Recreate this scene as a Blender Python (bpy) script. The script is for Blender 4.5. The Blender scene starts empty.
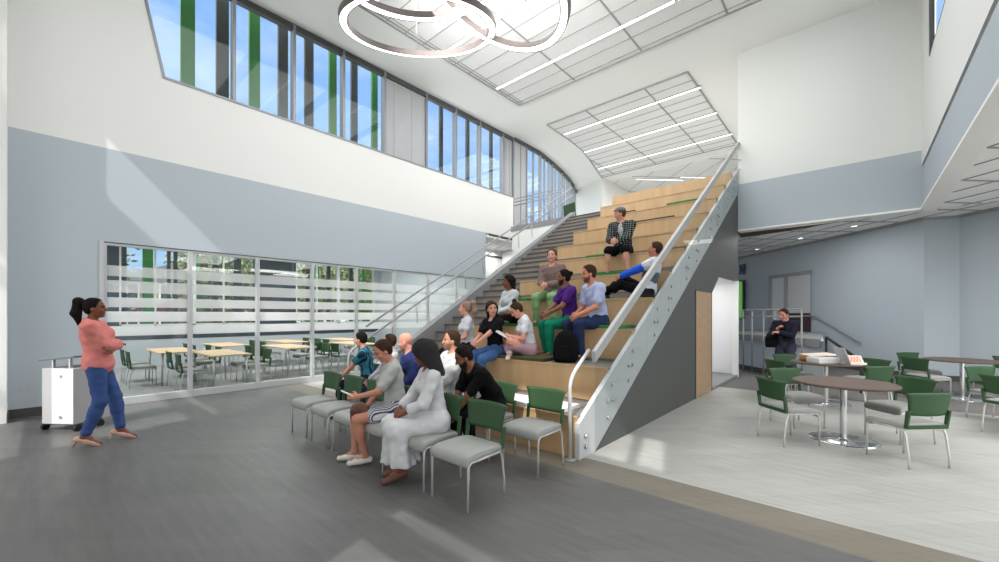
import bpy, bmesh, math, random
import numpy as np
from mathutils import Vector, Matrix
random.seed(7)
rng = np.random.default_rng(5)
C = bpy.context.scene.collection
PI = math.pi
SC = bpy.context.scene
# ---------------------------------------------------------------- materials
def lin(c):
    return tuple(((x/255)/12.92 if x/255 <= .04045 else ((x/255+.055)/1.055)**2.4) for x in c)
MATS = {}
def mat(name, col, rough=.6, metal=0., spec=.4, var=0., vscale=8., bump=0., bscale=60., emit=None, estr=1., stretch=None, alpha=1., trans=0., sheen=0.):
    if name in MATS: return MATS[name]
    m = bpy.data.materials.new(name); m.use_nodes = True
    nt = m.node_tree; b = nt.nodes['Principled BSDF']
    b.inputs['Base Color'].default_value = (*col, 1); b.inputs['Roughness'].default_value = rough
    b.inputs['Metallic'].default_value = metal; b.inputs['Specular IOR Level'].default_value = spec
    b.inputs['Alpha'].default_value = alpha; b.inputs['Transmission Weight'].default_value = trans
    if sheen: b.inputs['Sheen Weight'].default_value = sheen
    if emit:
        b.inputs['Emission Color'].default_value = (*emit, 1); b.inputs['Emission Strength'].default_value = estr
    if var or bump:
        tc = nt.nodes.new('ShaderNodeTexCoord'); mp = nt.nodes.new('ShaderNodeMapping')
        nt.links.new(tc.outputs['Object'], mp.inputs['Vector'])
        if stretch: mp.inputs['Scale'].default_value = stretch
    if var:
        n = nt.nodes.new('ShaderNodeTexNoise'); n.inputs['Scale'].default_value = vscale; n.inputs['Detail'].default_value = 5
        nt.links.new(mp.outputs[0], n.inputs['Vector'])
        r = nt.nodes.new('ShaderNodeMapRange'); r.inputs['From Min'].default_value = .25; r.inputs['From Max'].default_value = .75
        r.inputs['To Min'].default_value = 1-var; r.inputs['To Max'].default_value = 1+var
        nt.links.new(n.outputs['Fac'], r.inputs['Value'])
        mx = nt.nodes.new('ShaderNodeVectorMath'); mx.operation = 'SCALE'; mx.inputs[0].default_value = col
        nt.links.new(r.outputs[0], mx.inputs['Scale']); nt.links.new(mx.outputs[0], b.inputs['Base Color'])
    if bump:
        n2 = nt.nodes.new('ShaderNodeTexNoise'); n2.inputs['Scale'].default_value = bscale; n2.inputs['Detail'].default_value = 4
        nt.links.new(mp.outputs[0], n2.inputs['Vector'])
        bp = nt.nodes.new('ShaderNodeBump'); bp.inputs['Strength'].default_value = bump; bp.inputs['Distance'].default_value = .01
        nt.links.new(n2.outputs['Fac'], bp.inputs['Height']); nt.links.new(bp.outputs[0], b.inputs['Normal'])
    MATS[name] = m
    return m
def planks(name, col, length, width, var=.1, rough=.45, rot=0., spec=.35, grain=.08):
    m = mat(name, col, rough, spec=spec); nt = m.node_tree; b = nt.nodes['Principled BSDF']
    tc = nt.nodes.new('ShaderNodeTexCoord'); mp = nt.nodes.new('ShaderNodeMapping'); mp.inputs['Rotation'].default_value = (0, 0, rot)
    nt.links.new(tc.outputs['Object'], mp.inputs['Vector'])
    br = nt.nodes.new('ShaderNodeTexBrick'); br.offset = .37; br.squash = 1
    br.inputs['Scale'].default_value = 1; br.inputs['Brick Width'].default_value = length; br.inputs['Row Height'].default_value = width
    br.inputs['Mortar Size'].default_value = .0025; br.inputs['Bias'].default_value = 0.
    br.inputs['Color1'].default_value = (*[c*(1-var) for c in col], 1); br.inputs['Color2'].default_value = (*[c*(1+var) for c in col], 1)
    br.inputs['Mortar'].default_value = (*[c*.86 for c in col], 1)
    nt.links.new(mp.outputs[0], br.inputs['Vector'])
    mp2 = nt.nodes.new('ShaderNodeMapping'); mp2.inputs['Rotation'].default_value = (0, 0, rot); mp2.inputs['Scale'].default_value = (.8, 9, 1)
    nt.links.new(tc.outputs['Object'], mp2.inputs['Vector'])
    n = nt.nodes.new('ShaderNodeTexNoise'); n.inputs['Scale'].default_value = 2.; n.inputs['Detail'].default_value = 6
    nt.links.new(mp2.outputs[0], n.inputs['Vector'])
    r = nt.nodes.new('ShaderNodeMapRange'); r.inputs['From Min'].default_value = .3; r.inputs['From Max'].default_value = .7
    r.inputs['To Min'].default_value = 1-grain; r.inputs['To Max'].default_value = 1+grain
    nt.links.new(n.outputs['Fac'], r.inputs['Value'])
    mx = nt.nodes.new('ShaderNodeVectorMath'); mx.operation = 'SCALE'
    nt.links.new(br.outputs['Color'], mx.inputs[0]); nt.links.new(r.outputs[0], mx.inputs['Scale'])
    nt.links.new(mx.outputs[0], b.inputs['Base Color'])
    return m
def glassmat(name, tint=(.95, .98, .97), refl=.03, film=None, rmax=.22):
    # thin architectural glass: mostly clear with a Fresnel-weighted mirror layer; film = list of (z0, z1, opacity) frosted bands
    m = bpy.data.materials.new(name); m.use_nodes = True; nt = m.node_tree
    for n in list(nt.nodes): nt.nodes.remove(n)
    out = nt.nodes.new('ShaderNodeOutputMaterial')
    tr = nt.nodes.new('ShaderNodeBsdfTransparent'); tr.inputs[0].default_value = (*tint, 1)
    gl = nt.nodes.new('ShaderNodeBsdfGlossy'); gl.inputs['Roughness'].default_value = .02
    lw = nt.nodes.new('ShaderNodeLayerWeight'); lw.inputs['Blend'].default_value = .25
    mr = nt.nodes.new('ShaderNodeMapRange'); mr.inputs['To Min'].default_value = refl; mr.inputs['To Max'].default_value = rmax
    nt.links.new(lw.outputs['Fresnel'], mr.inputs['Value'])
    mx = nt.nodes.new('ShaderNodeMixShader'); nt.links.new(mr.outputs[0], mx.inputs[0])
    nt.links.new(tr.outputs[0], mx.inputs[1]); nt.links.new(gl.outputs[0], mx.inputs[2])
    last = mx.outputs[0]
    if film:
        tc = nt.nodes.new('ShaderNodeTexCoord'); sp = nt.nodes.new('ShaderNodeSeparateXYZ'); nt.links.new(tc.outputs['Object'], sp.inputs[0])
        cr = nt.nodes.new('ShaderNodeValToRGB'); cr.color_ramp.interpolation = 'CONSTANT'
        zmax = 3.2
        el = cr.color_ramp.elements
        stops = [(0., 0.)]
        for z0, z1, o in sorted(film): stops += [(z0/zmax, o), (z1/zmax, 0.)]
        el[0].position = 0; el[0].color = (0, 0, 0, 1); el[1].position = stops[1][0]; el[1].color = (stops[1][1],)*3+(1,)
        for p, o in stops[2:]:
            e = el.new(p); e.color = (o, o, o, 1)
        dv = nt.nodes.new('ShaderNodeMath'); dv.operation = 'DIVIDE'; dv.inputs[1].default_value = zmax
        nt.links.new(sp.outputs['Z'], dv.inputs[0]); nt.links.new(dv.outputs[0], cr.inputs['Fac'])
        fr = nt.nodes.new('ShaderNodeBsdfDiffuse'); fr.inputs[0].default_value = (.86, .87, .87, 1)
        tl = nt.nodes.new('ShaderNodeBsdfTranslucent'); tl.inputs[0].default_value = (.86, .87, .87, 1)
        m2 = nt.nodes.new('ShaderNodeMixShader'); m2.inputs[0].default_value = .45
        nt.links.new(fr.outputs[0], m2.inputs[1]); nt.links.new(tl.outputs[0], m2.inputs[2])
        m3 = nt.nodes.new('ShaderNodeMixShader'); nt.links.new(cr.outputs['Color'], m3.inputs[0])
        nt.links.new(last, m3.inputs[1]); nt.links.new(m2.outputs[0], m3.inputs[2]); last = m3.outputs[0]
    nt.links.new(last, out.inputs[0])
    MATS[name] = m
    return m
# ---------------------------------------------------------------- objects
def setp(o, label=None, cat=None, group=None, kind=None):
    if label: o['label'] = label
    if cat: o['category'] = cat
    if group: o['group'] = group
    if kind: o['kind'] = kind
    return o
def thing(name, label, cat, loc=(0, 0, 0), rz=0., group=None):
    o = bpy.data.objects.new(name, None); C.objects.link(o); o.location = loc; o.rotation_euler = (0, 0, rz); o.empty_display_size = .1
    return setp(o, label, cat, group)
class MB:
    def __init__(s): s.v = []; s.f = []; s.mi = []; s.sm = []; s.cur = 0
    def add(s, vs, fs, smooth=False):
        o = len(s.v); s.v += [tuple(v) for v in vs]
        for f in fs: s.f.append([o+i for i in f]); s.mi.append(s.cur); s.sm.append(smooth)
        return s
    def box(s, x0, x1, y0, y1, z0, z1):
        return s.add([(x, y, z) for x in (x0, x1) for y in (y0, y1) for z in (z0, z1)], [(0, 1, 3, 2), (4, 6, 7, 5), (0, 4, 5, 1), (2, 3, 7, 6), (0, 2, 6, 4), (1, 5, 7, 3)])
    def obox(s, c, sz, rz=0., rx=0., ry=0.):
        M = Matrix.Translation(c) @ Matrix.Rotation(rz, 4, 'Z') @ Matrix.Rotation(rx, 4, 'X') @ Matrix.Rotation(ry, 4, 'Y')
        a, b, d = sz[0]/2, sz[1]/2, sz[2]/2
        return s.add([M @ Vector((x, y, z)) for x in (-a, a) for y in (-b, b) for z in (-d, d)], [(0, 1, 3, 2), (4, 6, 7, 5), (0, 4, 5, 1), (2, 3, 7, 6), (0, 2, 6, 4), (1, 5, 7, 3)])
    def prism(s, poly, axis, a, b):
        # poly in the two other axes (order yz for x, xz for y, xy for z), extruded from a to b
        def p3(q, t): return {'x': (t, q[0], q[1]), 'y': (q[0], t, q[1]), 'z': (q[0], q[1], t)}[axis]
        n = len(poly); vs = [p3(q, a) for q in poly]+[p3(q, b) for q in poly]
        fs = [tuple(range(n)), tuple(range(2*n-1, n-1, -1))]+[(i, i+n, (i+1) % n+n, (i+1) % n) for i in range(n)]
        return s.add(vs, fs)
    def tube(s, pts, r, seg=10, r2=None, caps=True):
        pts = [Vector(p) for p in pts]; n = len(pts); vs = []; fs = []; up = None
        for i, p in enumerate(pts):
            t = ((pts[min(i+1, n-1)]-p).normalized()+(p-pts[max(i-1, 0)]).normalized()).normalized()
            if up is None: up = t.orthogonal().normalized()
            u = (up-t*up.dot(t)).normalized(); up = u; w = t.cross(u)
            rr = r if r2 is None else r+(r2-r)*i/(n-1)
            for k in range(seg):
                a = 2*PI*k/seg; vs.append(p+(u*math.cos(a)+w*math.sin(a))*rr)
        for i in range(n-1):
            for k in range(seg):
                k2 = (k+1) % seg; fs.append((i*seg+k, i*seg+k2, (i+1)*seg+k2, (i+1)*seg+k))
        s.add(vs, fs, True)
        if caps:
            o = len(s.v)-len(vs)
            for f in (list(range(seg-1, -1, -1)), list(range((n-1)*seg, n*seg))): s.f.append([o+i for i in f]); s.mi.append(s.cur); s.sm.append(False)
        return s
    def lathe(s, prof, seg=32, c=(0, 0, 0), smooth=True):
        vs = []; fs = []; m = len(prof)
        for k in range(seg):
            a = 2*PI*k/seg
            for r, z in prof: vs.append((c[0]+r*math.cos(a), c[1]+r*math.sin(a), c[2]+z))
        for k in range(seg):
            k2 = (k+1) % seg
            for i in range(m-1): fs.append((k*m+i, k2*m+i, k2*m+i+1, k*m+i+1))
        return s.add(vs, fs, smooth)
    def build(s, name, mats, parent=None, bevel=0., label=None, merge=False, seg=2):
        me = bpy.data.meshes.new(name); me.from_pydata(s.v, [], s.f)
        for m in (mats if isinstance(mats, (list, tuple)) else [mats]): me.materials.append(m)
        me.polygons.foreach_set('material_index', s.mi); me.polygons.foreach_set('use_smooth', s.sm)
        bm = bmesh.new(); bm.from_mesh(me)
        if merge: bmesh.ops.remove_doubles(bm, verts=bm.verts, dist=1e-5)
        bmesh.ops.recalc_face_normals(bm, faces=bm.faces)
        if bevel:
            ed = [e for e in bm.edges if len(e.link_faces) == 2 and e.calc_face_angle(0) > .6]
            bmesh.ops.bevel(bm, geom=ed, offset=bevel, segments=seg, affect='EDGES', profile=.6)
        bm.to_mesh(me); bm.free()
        o = bpy.data.objects.new(name, me); C.objects.link(o); o.parent = parent
        if label: o['label'] = label
        return o
def struct(name, mb, m, parent=None, **k):
    o = mb.build(name, m, parent, **k)
    if parent is None: o['kind'] = 'structure'
    return o
def copy_tree(o, parent=None):
    c = o.copy(); C.objects.link(c); c.parent = parent
    for ch in list(o.children): copy_tree(ch, c)
    return c
def arc(c, r, a0, a1, n, plane='xz'):
    out = []
    for i in range(n+1):
        a = a0+(a1-a0)*i/n; p, q = r*math.cos(a), r*math.sin(a)
        out.append({'xz': (c[0]+p, c[1], c[2]+q), 'yz': (c[0], c[1]+p, c[2]+q), 'xy': (c[0]+p, c[1]+q, c[2])}[plane])
    return out
# ---------------------------------------------------------------- camera
F, CX, VH, EH = 405., 499.5, 315., 1.6
A = math.atan((856-CX)/F)
cam = bpy.data.cameras.new('camera'); cam.sensor_fit = 'HORIZONTAL'; cam.sensor_width = 36; cam.lens = 36*F/999
cam.shift_x = 0; cam.shift_y = (VH-281)/999
co = bpy.data.objects.new('camera', cam); C.objects.link(co); co.location = (0, 0, EH); co.rotation_euler = (PI/2, 0, A); SC.camera = co
cam.clip_start = .05; cam.clip_end = 500
# ---------------------------------------------------------------- palette
W_WHITE = mat('white_paint', (.80, .80, .775), .7, spec=.25)
W_BLUE = mat('blue_grey_paint', (.46, .515, .555), .7, spec=.25)
CEIL = mat('ceiling_white', (.90, .90, .88), .8, spec=.2)
TILE = mat('acoustic_tile', (.84, .84, .83), .9, spec=.1, var=.06, vscale=40)
GRID = mat('grid_grey', (.37, .37, .36), .7, spec=.15)
TILEL = mat('acoustic_tile_low', (.93, .93, .92), .9, spec=.1, var=.04, vscale=40)  # paler copy of the tile; colour makes up light the low ceiling lacks
ALU = mat('aluminium', (.62, .63, .64), .38, metal=.55)
ALUW = mat('pale_frame', (.55, .56, .565), .45, metal=.15)
HEADF = mat('window_head_dark', (.075, .078, .078), .5)
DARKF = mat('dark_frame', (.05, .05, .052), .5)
CHAR = mat('charcoal_panel', (.085, .088, .084), .6, spec=.3)
WOOD = mat('maple_veneer', (.525, .345, .182), .5, var=.1, vscale=2.2, stretch=(3, 1, .35))
OAK = mat('oak_panel', (.40, .27, .17), .5, var=.14, vscale=3, stretch=(1, 1, 14))
TREAD = mat('grey_carpet', (.21, .195, .18), .95, spec=.1, var=.1, vscale=60)
STEP = mat('step_grey_brown', (.26, .238, .215), .9, spec=.15, var=.08, vscale=40)
STRING = mat('stringer_grey', (.25, .257, .262), .5, spec=.3)
STRL = mat('stringer_pale', (.50, .51, .515), .45, spec=.3)
RISER_FOOT = mat('riser_foot_grey', (.235, .225, .21), .9, spec=.1)
NOSE = mat('nosing_shade_line', (.11, .10, .09), .85, spec=.1)
PALEF = mat('pale_upper_floor', (.55, .54, .52), .7)  # unseen floor made pale to bounce light onto the ceiling
STEEL = mat('brushed_steel', (.55, .56, .57), .3, metal=.8)
CHROME = mat('chrome', (.72, .73, .74), .15, metal=.9)
SATIN = mat('satin_leg', (.60, .60, .58), .35, metal=.45)
GREENP = mat('green_plastic', (.034, .080, .034), .5, spec=.3)
FABG = mat('seat_fabric', (.33, .335, .32), .95, spec=.1, var=.12, vscale=140, bump=.15, bscale=300)
SHELL = mat('white_shell', (.72, .72, .70), .5)
TTOP = mat('walnut_laminate', (.125, .092, .076), .6, spec=.2, var=.08, vscale=6, stretch=(1, 8, 1))
BASEB = mat('baseboard_dark', (.075, .07, .065), .6)
LAMP = mat('lamp_white', (.9, .9, .9), .5, emit=(1, .99, .97), estr=2.2)
BLACK = mat('black_matte', (.012, .012, .013), .6)
GMAT = mat('green_felt', (.045, .20, .055), .95, spec=.05, var=.1, vscale=50)
OLIVE = mat('olive_felt', (.075, .075, .035), .95, spec=.05, var=.1, vscale=50)
CLEAR = glassmat('clear_glass', rmax=.08, refl=.02)
BALG = glassmat('balustrade_glass', (.93, .945, .945), .01, rmax=.035)
SUN_E, LAMP_E, UP_E, DOWN_E, SKY_E, SKY_GLOW, CLASS_E, EXPO = 3.6, 82., 52., 120., 1.5, 3.2, 200., 0.0
# ================================================================= SETTING
XW = -9.78            # left wall
FLOOR_D = planks('plank_dark', (.112, .111, .108), 1.2, .18, .07, .42, -PI/4, .35, .12)
FLOOR_S = planks('plank_strip', (.185, .162, .130), 1.2, .15, .05, .5, -PI/4)
FLOOR_L = planks('plank_light', (.375, .375, .352), 1.2, .18, .05, .45, -PI/4, .35, .10)
FLOOR_C = mat('back_carpet', (.165, .158, .152), .95, spec=.1, var=.12, vscale=25)
FLOOR_K = planks('classroom_floor', (.30, .30, .295), 1.2, .18, .06, .45, 0)
m = MB(); m.box(-20, 9, -6, 30, -.3, -.02); struct('floor', m, FLOOR_D)
m = MB(); m.box(XW, 9, -6, 3.593, -.02, 0); struct('floor_1', m, FLOOR_D)
m = MB(); m.box(XW, 9, 3.593, 4.045, -.02, 0); struct('floor_2', m, FLOOR_S)
m = MB(); m.box(XW, 9, 4.045, 10.02, -.02, 0); struct('floor_3', m, FLOOR_L)
m = MB(); m.box(-14, 9, 10.02, 30, -.02, 0); struct('floor_4', m, FLOOR_C)
m = MB(); m.box(-17, XW, -4, 10.02, -.02, 0); struct('floor_5', m, FLOOR_K)
# ---- left wall: blue to 4.5, white above; glazed partition below, clerestory above
YL0, YG0, YG1, YWE = -.32, .74, 10.38, 11.95
ZG, ZB, ZS, ZC = 2.86, 4.5, 6.05, 8.35
m = MB()
m.box(XW-.2, XW, -3, YG0, 0, ZB); m.box(XW-.2, XW, YG0, YG1, ZG, ZB)
struct('wall_left', m, W_BLUE)
m = MB()
m.prism([(-3, ZB), (YWE, ZB), (YWE, ZS), (1.53, ZS), (1.07, ZC), (-3, ZC)], 'x', XW-.2, XW)
struct('wall_left_upper', m, W_WHITE)
m = MB(); m.box(XW, XW+.015, YL0, .735, 0, .14); struct('baseboard_left', m, BASEB)
m = MB(); m.box(-11, -9.42, -1.2, YL0, 0, ZC); struct('wall_pillar', m, W_WHITE)
m = MB(); m.box(-9.8, -9.40, YL0, YL0+.015, 0, .14); struct('baseboard_pillar', m, BASEB)
# glazed partition bays
FILM = [(2.28, 2.47, .30), (1.99, 2.21, .36), (1.73, 1.91, .46), (1.467, 1.66, .9), (1.22, 1.395, .6)]
FILMG = glassmat('striped_glass', (.93, .96, .95), .02, FILM, .09)
gy = [.74, 1.955, 3.147, 4.335, 5.48, 6.64, 7.83, 9.0, 10.38]
for i in range(len(gy)-1):
    y0, y1 = gy[i], gy[i+1]
    m = MB(); xa, xb = XW-.09, XW+.0
    t = .036
    m.box(xa, xb, y0, y0+t, 0, ZG); m.box(xa, xb, y1-t, y1, 0, ZG)
    m.box(xa, xb, y0+t, y1-t, ZG-.04, ZG); m.box(xa, xb, y0+t, y1-t, 0, .13)
    w = struct('window_%d' % (i+1), m, ALUW, bevel=.004)
    g = MB(); g.box(XW-.05, XW-.04, y0+t, y1-t, .13, ZG-.04)
    g.build('glass_pane', FILMG, w)
m = MB(); m.box(XW-.12, XW+.02, YG0-.06, YG0, 0, ZG+.03); struct('trim_1', m, ALUW)
m = MB(); m.box(XW-.1, XW+.012, YG0-.06, YG1, ZG, ZG+.014); struct('trim_9', m, HEADF)
# clerestory: straight run then a curve bending away
cy = [1.53, 2.73, 3.94, 5.15, 6.35, 7.80, 9.01, 10.14, 11.36, 11.95]
curve = [(XW, 11.95), (-9.79, 12.7), (-9.83, 13.7), (-10.05, 14.9), (-10.32, 16.1), (-10.65, 17.3), (-11.05, 18.4), (-11.55, 19.45)]
FRAMEG = mat('mullion_grey', (.26, .275, .30), .4, metal=.3)
PANEL = mat('grey_infill', (.40, .41, .42), .5, var=.04, vscale=4)
n = 20
m = MB(); m.prism([(1.53, ZS), (1.58, ZS), (1.12, ZC), (1.07, ZC)], 'x', XW-.16, XW+.01)
struct('window_20', m, FRAMEG)
for i in range(len(cy)-1):
    y0, y1 = cy[i], cy[i+1]; n += 1
    m = MB(); m.box(XW-.16, XW+.02, y1-.06, y1, ZS, ZC); m.box(XW-.16, XW+.015, y0, y1, ZS, ZS+.045); 
    w = struct('window_%d' % n, m, FRAMEG, bevel=.004)
    m = MB(); m.box(XW-.12, XW+.004, y0, y1, ZC-.14, ZC); m.build('window_head', HEADF, w)
    solid = abs(y0-6.35) < .01 or y0 > 11.3
    g = MB()
    if solid:
        g.box(XW-.1, XW-.05, y0, y1-.06, ZS+.04, ZC-.1)
        for yy in (.2, .62): g.box(XW-.05, XW-.035, y0+(y1-y0)*yy, y0+(y1-y0)*yy+.09, ZS+.04, ZC-.1)
        g.build('infill_panel', PANEL, w)
    else:
        ys = y0 if i else 1.2
        g.box(XW-.08, XW-.07, ys, y1-.06, ZS+.045, ZC-.14)
        g.build('glass_pane', CLEAR, w)
# wall cap above the head
for k in range(len(curve)-1):
    (xa, ya), (xb, yb) = curve[k], curve[k+1]; n += 1
    d = Vector((xb-xa, yb-ya, 0)); L = d.length; ang = math.atan2(d.y, d.x); cx_, cy_ = (xa+xb)/2, (ya+yb)/2
    z0 = 4.72
    m = MB()
    m.obox((xb, yb, (z0+ZC)/2), (.07, .12, ZC-z0), ang)
    for t_ in ((.35, .7) if k > 1 else (.5,)): m.obox((xa+d.x*t_, ya+d.y*t_, (z0+ZC)/2), (.05, .08, ZC-z0), ang)
    for zz, h in ((z0+.1, .2),): m.obox((cx_, cy_, zz), (L, .12, h), ang)
    w = struct('window_%d' % n, m, FRAMEG)
    m = MB(); m.obox((cx_, cy_, ZC-.07), (L, .124, .14), ang); m.build('window_head', HEADF, w)
    g = MB()
    if k == 0:
        g.obox((cx_, cy_, (z0+ZC)/2), (L, .05, ZC-z0), ang); g.build('infill_panel', PANEL, w)
    else:
        g.obox((cx_, cy_, (z0+ZC)/2), (L, .012, ZC-z0), ang); g.build('glass_pane', CLEAR, w)
# end wall past the curve, upper floor
m = MB(); m.prism([(-11.9, 19.5), (-9.33, 18.25), (-9.33, 28), (-9.6, 28), (-9.6, 18.6), (-11.9, 19.8)], 'z', 4.2, ZC); struct('wall_back_left', m, W_WHITE)
m = MB(); m.box(-14, 2, 28, 28.2, 0, ZC); struct('wall_back', m, W_WHITE)
XL_ = -5.5
# upper floor slab + landing
m = MB(); m.box(-7.05, -2.31, 11.08, 28, 4.35, 4.67); m.box(-9.05, -7.05, 11.1, 28, 4.46, 4.67); m.box(-14, -9.79, 11.1, 28, 4.46, 4.67); m.box(-9.79, -9.05, 11.97, 28, 4.46, 4.67)
struct('upper_floor', m, PALEF)
m = MB(); m.box(-7.0, XL_, 11.05, 11.3, 4.52, 4.685); struct('trim_8', m, STEP)
m = MB(); m.box(-9.0, -6.955, 10.9, 11.1, 0, 4.50); struct('wall_landing', m, W_WHITE)
m = MB(); m.box(-9.05, -6.955, 10.88, 11.1, 4.50, 4.68); struct('trim_2', m, STRING)
# low corridor beyond the end of the blue wall
m = MB(); m.box(-16, -9.0, 13.2, 13.4, 0, 4.35); struct('wall_corridor', m, W_WHITE)
m = MB(); m.box(-11.6, -11.5, 10.45, 13.2, 0, 4.35); struct('wall_corridor_side', m, W_WHITE)
m = MB(); m.box(-11.5, -11.47, 10.45, 13.2, 4.03, 4.11); struct('trim_3', m, DARKF)
m = MB(); m.box(-16, -9.79, 10.45, 13.4, 4.36, 4.45); struct('ceiling_corridor', m, CEIL)
m = MB(); m.box(XW-.2, XW+.0, YWE-1.4, YWE, 4.42, 4.5); struct('trim_4', m, DARKF)
# ---- box wall above the cafe (faces the camera) and the bridge on the right
YB, XB = 11.93, 1.01
m = MB(); m.box(-2.29, XB+.2, YB, YB+.25, 4.97, ZC); struct('wall_front', m, W_WHITE)
m = MB(); m.box(-2.29, XB+.2, YB, YB+.25, 3.80, 4.97); struct('wall_front_lower', m, W_BLUE)
m = MB(); m.box(-2.29, XB+.0, YB-.01, YB+.3, 3.76, 3.80); struct('trim_5', m, CEIL)
m = MB(); m.box(-2.29, -2.0, YB+.25, 28, 4.1, ZC); struct('wall_box_side', m, W_WHITE)
m = MB(); m.box(XB, XB+.25, -2.6, YB, 3.80, 4.57); struct('wall_bridge', m, W_BLUE)
m = MB(); m.box(XB+.05, XB+.2, -2.6, YB, 4.57, 4.67); struct('trim_6', m, DARKF)  # dark colour stands for the shadow gap above the fascia
m = MB()
m.box(XB+.0, XB+.25, -2.6, YB, 4.67, 6.2); m.box(XB+.0, XB+.05, -2.6, YB, 6.2, 6.33); m.box(XB, XB+.04, 10.75, YB, 6.33, ZC); m.box(XB, XB+.25, -2.6, 10.75, 8.15, ZC)
struct('wall_bridge_upper', m, W_WHITE)
m = MB(); m.box(XB-.01, XB+.05, 10.60, 10.75, 6.33, 8.2); m.box(XB+.0, XB+.05, -2.6, 10.7, 6.33, 6.37)
for y in (-1.5, .9, 3.3, 5.7, 8.1): m.box(XB+.0, XB+.05, y, y+.05, 6.33, 8.2)
w = struct('window_40', m, DARKF); g = MB(); g.box(XB+.02, XB+.028, -2.6, 10.6, 6.37, 8.2); g.build('glass_pane', CLEAR, w)
m = MB(); m.box(XB-.02, XB+.24, -2.6, YB+.3, 3.76, 3.80); struct('trim_7', m, CEIL)
# low ceiling over the cafe: tiles on a 45 degree grid
def tilegrid(name, poly, z, pitch, ang, matl=TILE, lw=.012, down=True, skip=None, prof=None):
    # thin raised T-bars clipped to a convex polygon
    def clip(p, d):
        t0, t1 = -1e9, 1e9; npt = len(poly)
        area = sum(poly[i][0]*poly[(i+1) % npt][1]-poly[(i+1) % npt][0]*poly[i][1] for i in range(npt)); sg = 1 if area > 0 else -1
        for i in range(npt):
            a = Vector(poly[i]); e = Vector(poly[(i+1) % npt])-a; nrm = Vector((-e.y, e.x))*sg
            den = nrm.dot(d); num = nrm.dot(a-p)
            if abs(den) < 1e-9:
                if num > 0: return None
                continue
            t = num/den
            if den > 0: t0 = max(t0, t)
            else: t1 = min(t1, t)
        return (t0, t1) if t1 > t0 else None
    mb = MB()
    for k, (px, a) in enumerate(((pitch[0], ang), (pitch[1], ang+PI/2))):
        u = Vector((math.cos(a), math.sin(a))); w_ = Vector((-u.y, u.x))
        ps = [w_.dot(Vector(q)) for q in poly]
        off = prof[k] if prof else 0
        j = math.ceil((min(ps)-off)/px)
        while j*px+off < max(ps):
            c = clip(w_*(j*px+off), u)
            if c:
                mid = w_*(j*px+off)+u*((c[0]+c[1])/2)
                mb.obox((mid.x, mid.y, z-.006), (c[1]-c[0], lw*(3.2 if k == 1 else 1.3), .016), a)
            j += 1
    return mb
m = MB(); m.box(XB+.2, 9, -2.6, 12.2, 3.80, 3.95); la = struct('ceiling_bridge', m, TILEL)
tilegrid('g', [(1.3, -2.6), (9, -2.6), (9, 12.2), (1.3, 12.2)], 3.80, (.61, 1.22), -PI/4).build('ceiling_grid', GRID, la)
low = [(-3.4, 12.1), (9, 12.1), (9, 26), (-6, 26)]
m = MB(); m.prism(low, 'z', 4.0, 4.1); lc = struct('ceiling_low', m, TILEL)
gm = tilegrid('g', [(-3.4, 12.2), (9, 12.2), (3, 20), (-5, 24)], 4.0, (.61, 1.22), -PI/4); gm.build('ceiling_grid', GRID, lc)
SLAT = mat('brown_slats', (.07, .042, .02), .6, var=.3, vscale=30, stretch=(1, 30, 1))
m = MB(); m.prism([(-2.52, 13.05), (-1.5, 13.30), (-.30, 13.30), (-1.35, 13.75), (-2.62, 14.05)], 'z', 3.94, 3.995); setp(m.build('slat_panel', SLAT), 'brown slatted timber panel on the low ceiling beside the stair', 'ceiling panel')
# 45 degree wall of the cafe
def wall_seg(name, p, q, z0, z1, t, matl):
    d = Vector((q[0]-p[0], q[1]-p[1], 0)); nrm = Vector((-d.y, d.x, 0)).normalized()*t
    m = MB(); m.prism([p, q, (q[0]+nrm.x, q[1]+nrm.y), (p[0]+nrm.x, p[1]+nrm.y)], 'z', z0, z1); return struct(name, m, matl)
P0, P1, P2, P3 = (-8.0, 23.67), (1.26, 14.41), (1.87, 14.62), (6.5, 9.99)
wall_seg('wall_right', P0, P1, 0, 4.05, .2, W_BLUE)
wall_seg('wall_right_2', P1, P2, 0, 4.05, .2, W_BLUE); wall_seg('wall_right_3', P2, P3, 0, 4.05, .2, W_BLUE)
for i, (p, q) in enumerate(((P0, P1), (P1, P2), (P2, P3))):
    d = Vector((q[0]-p[0], q[1]-p[1], 0)).normalized(); nn = Vector((d.y, -d.x, 0))*.012
    wall_seg('baseboard_right_%d' % (i+1), (p[0]+nn.x, p[1]+nn.y), (q[0]+nn.x, q[1]+nn.y), 0, .13, .012, BASEB)
    wall_seg('trim_right_%d' % (i+1), (p[0]+nn.x*2, p[1]+nn.y*2), (q[0]+nn.x*2, q[1]+nn.y*2), 3.93, 4.0, .02, GRID)
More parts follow.
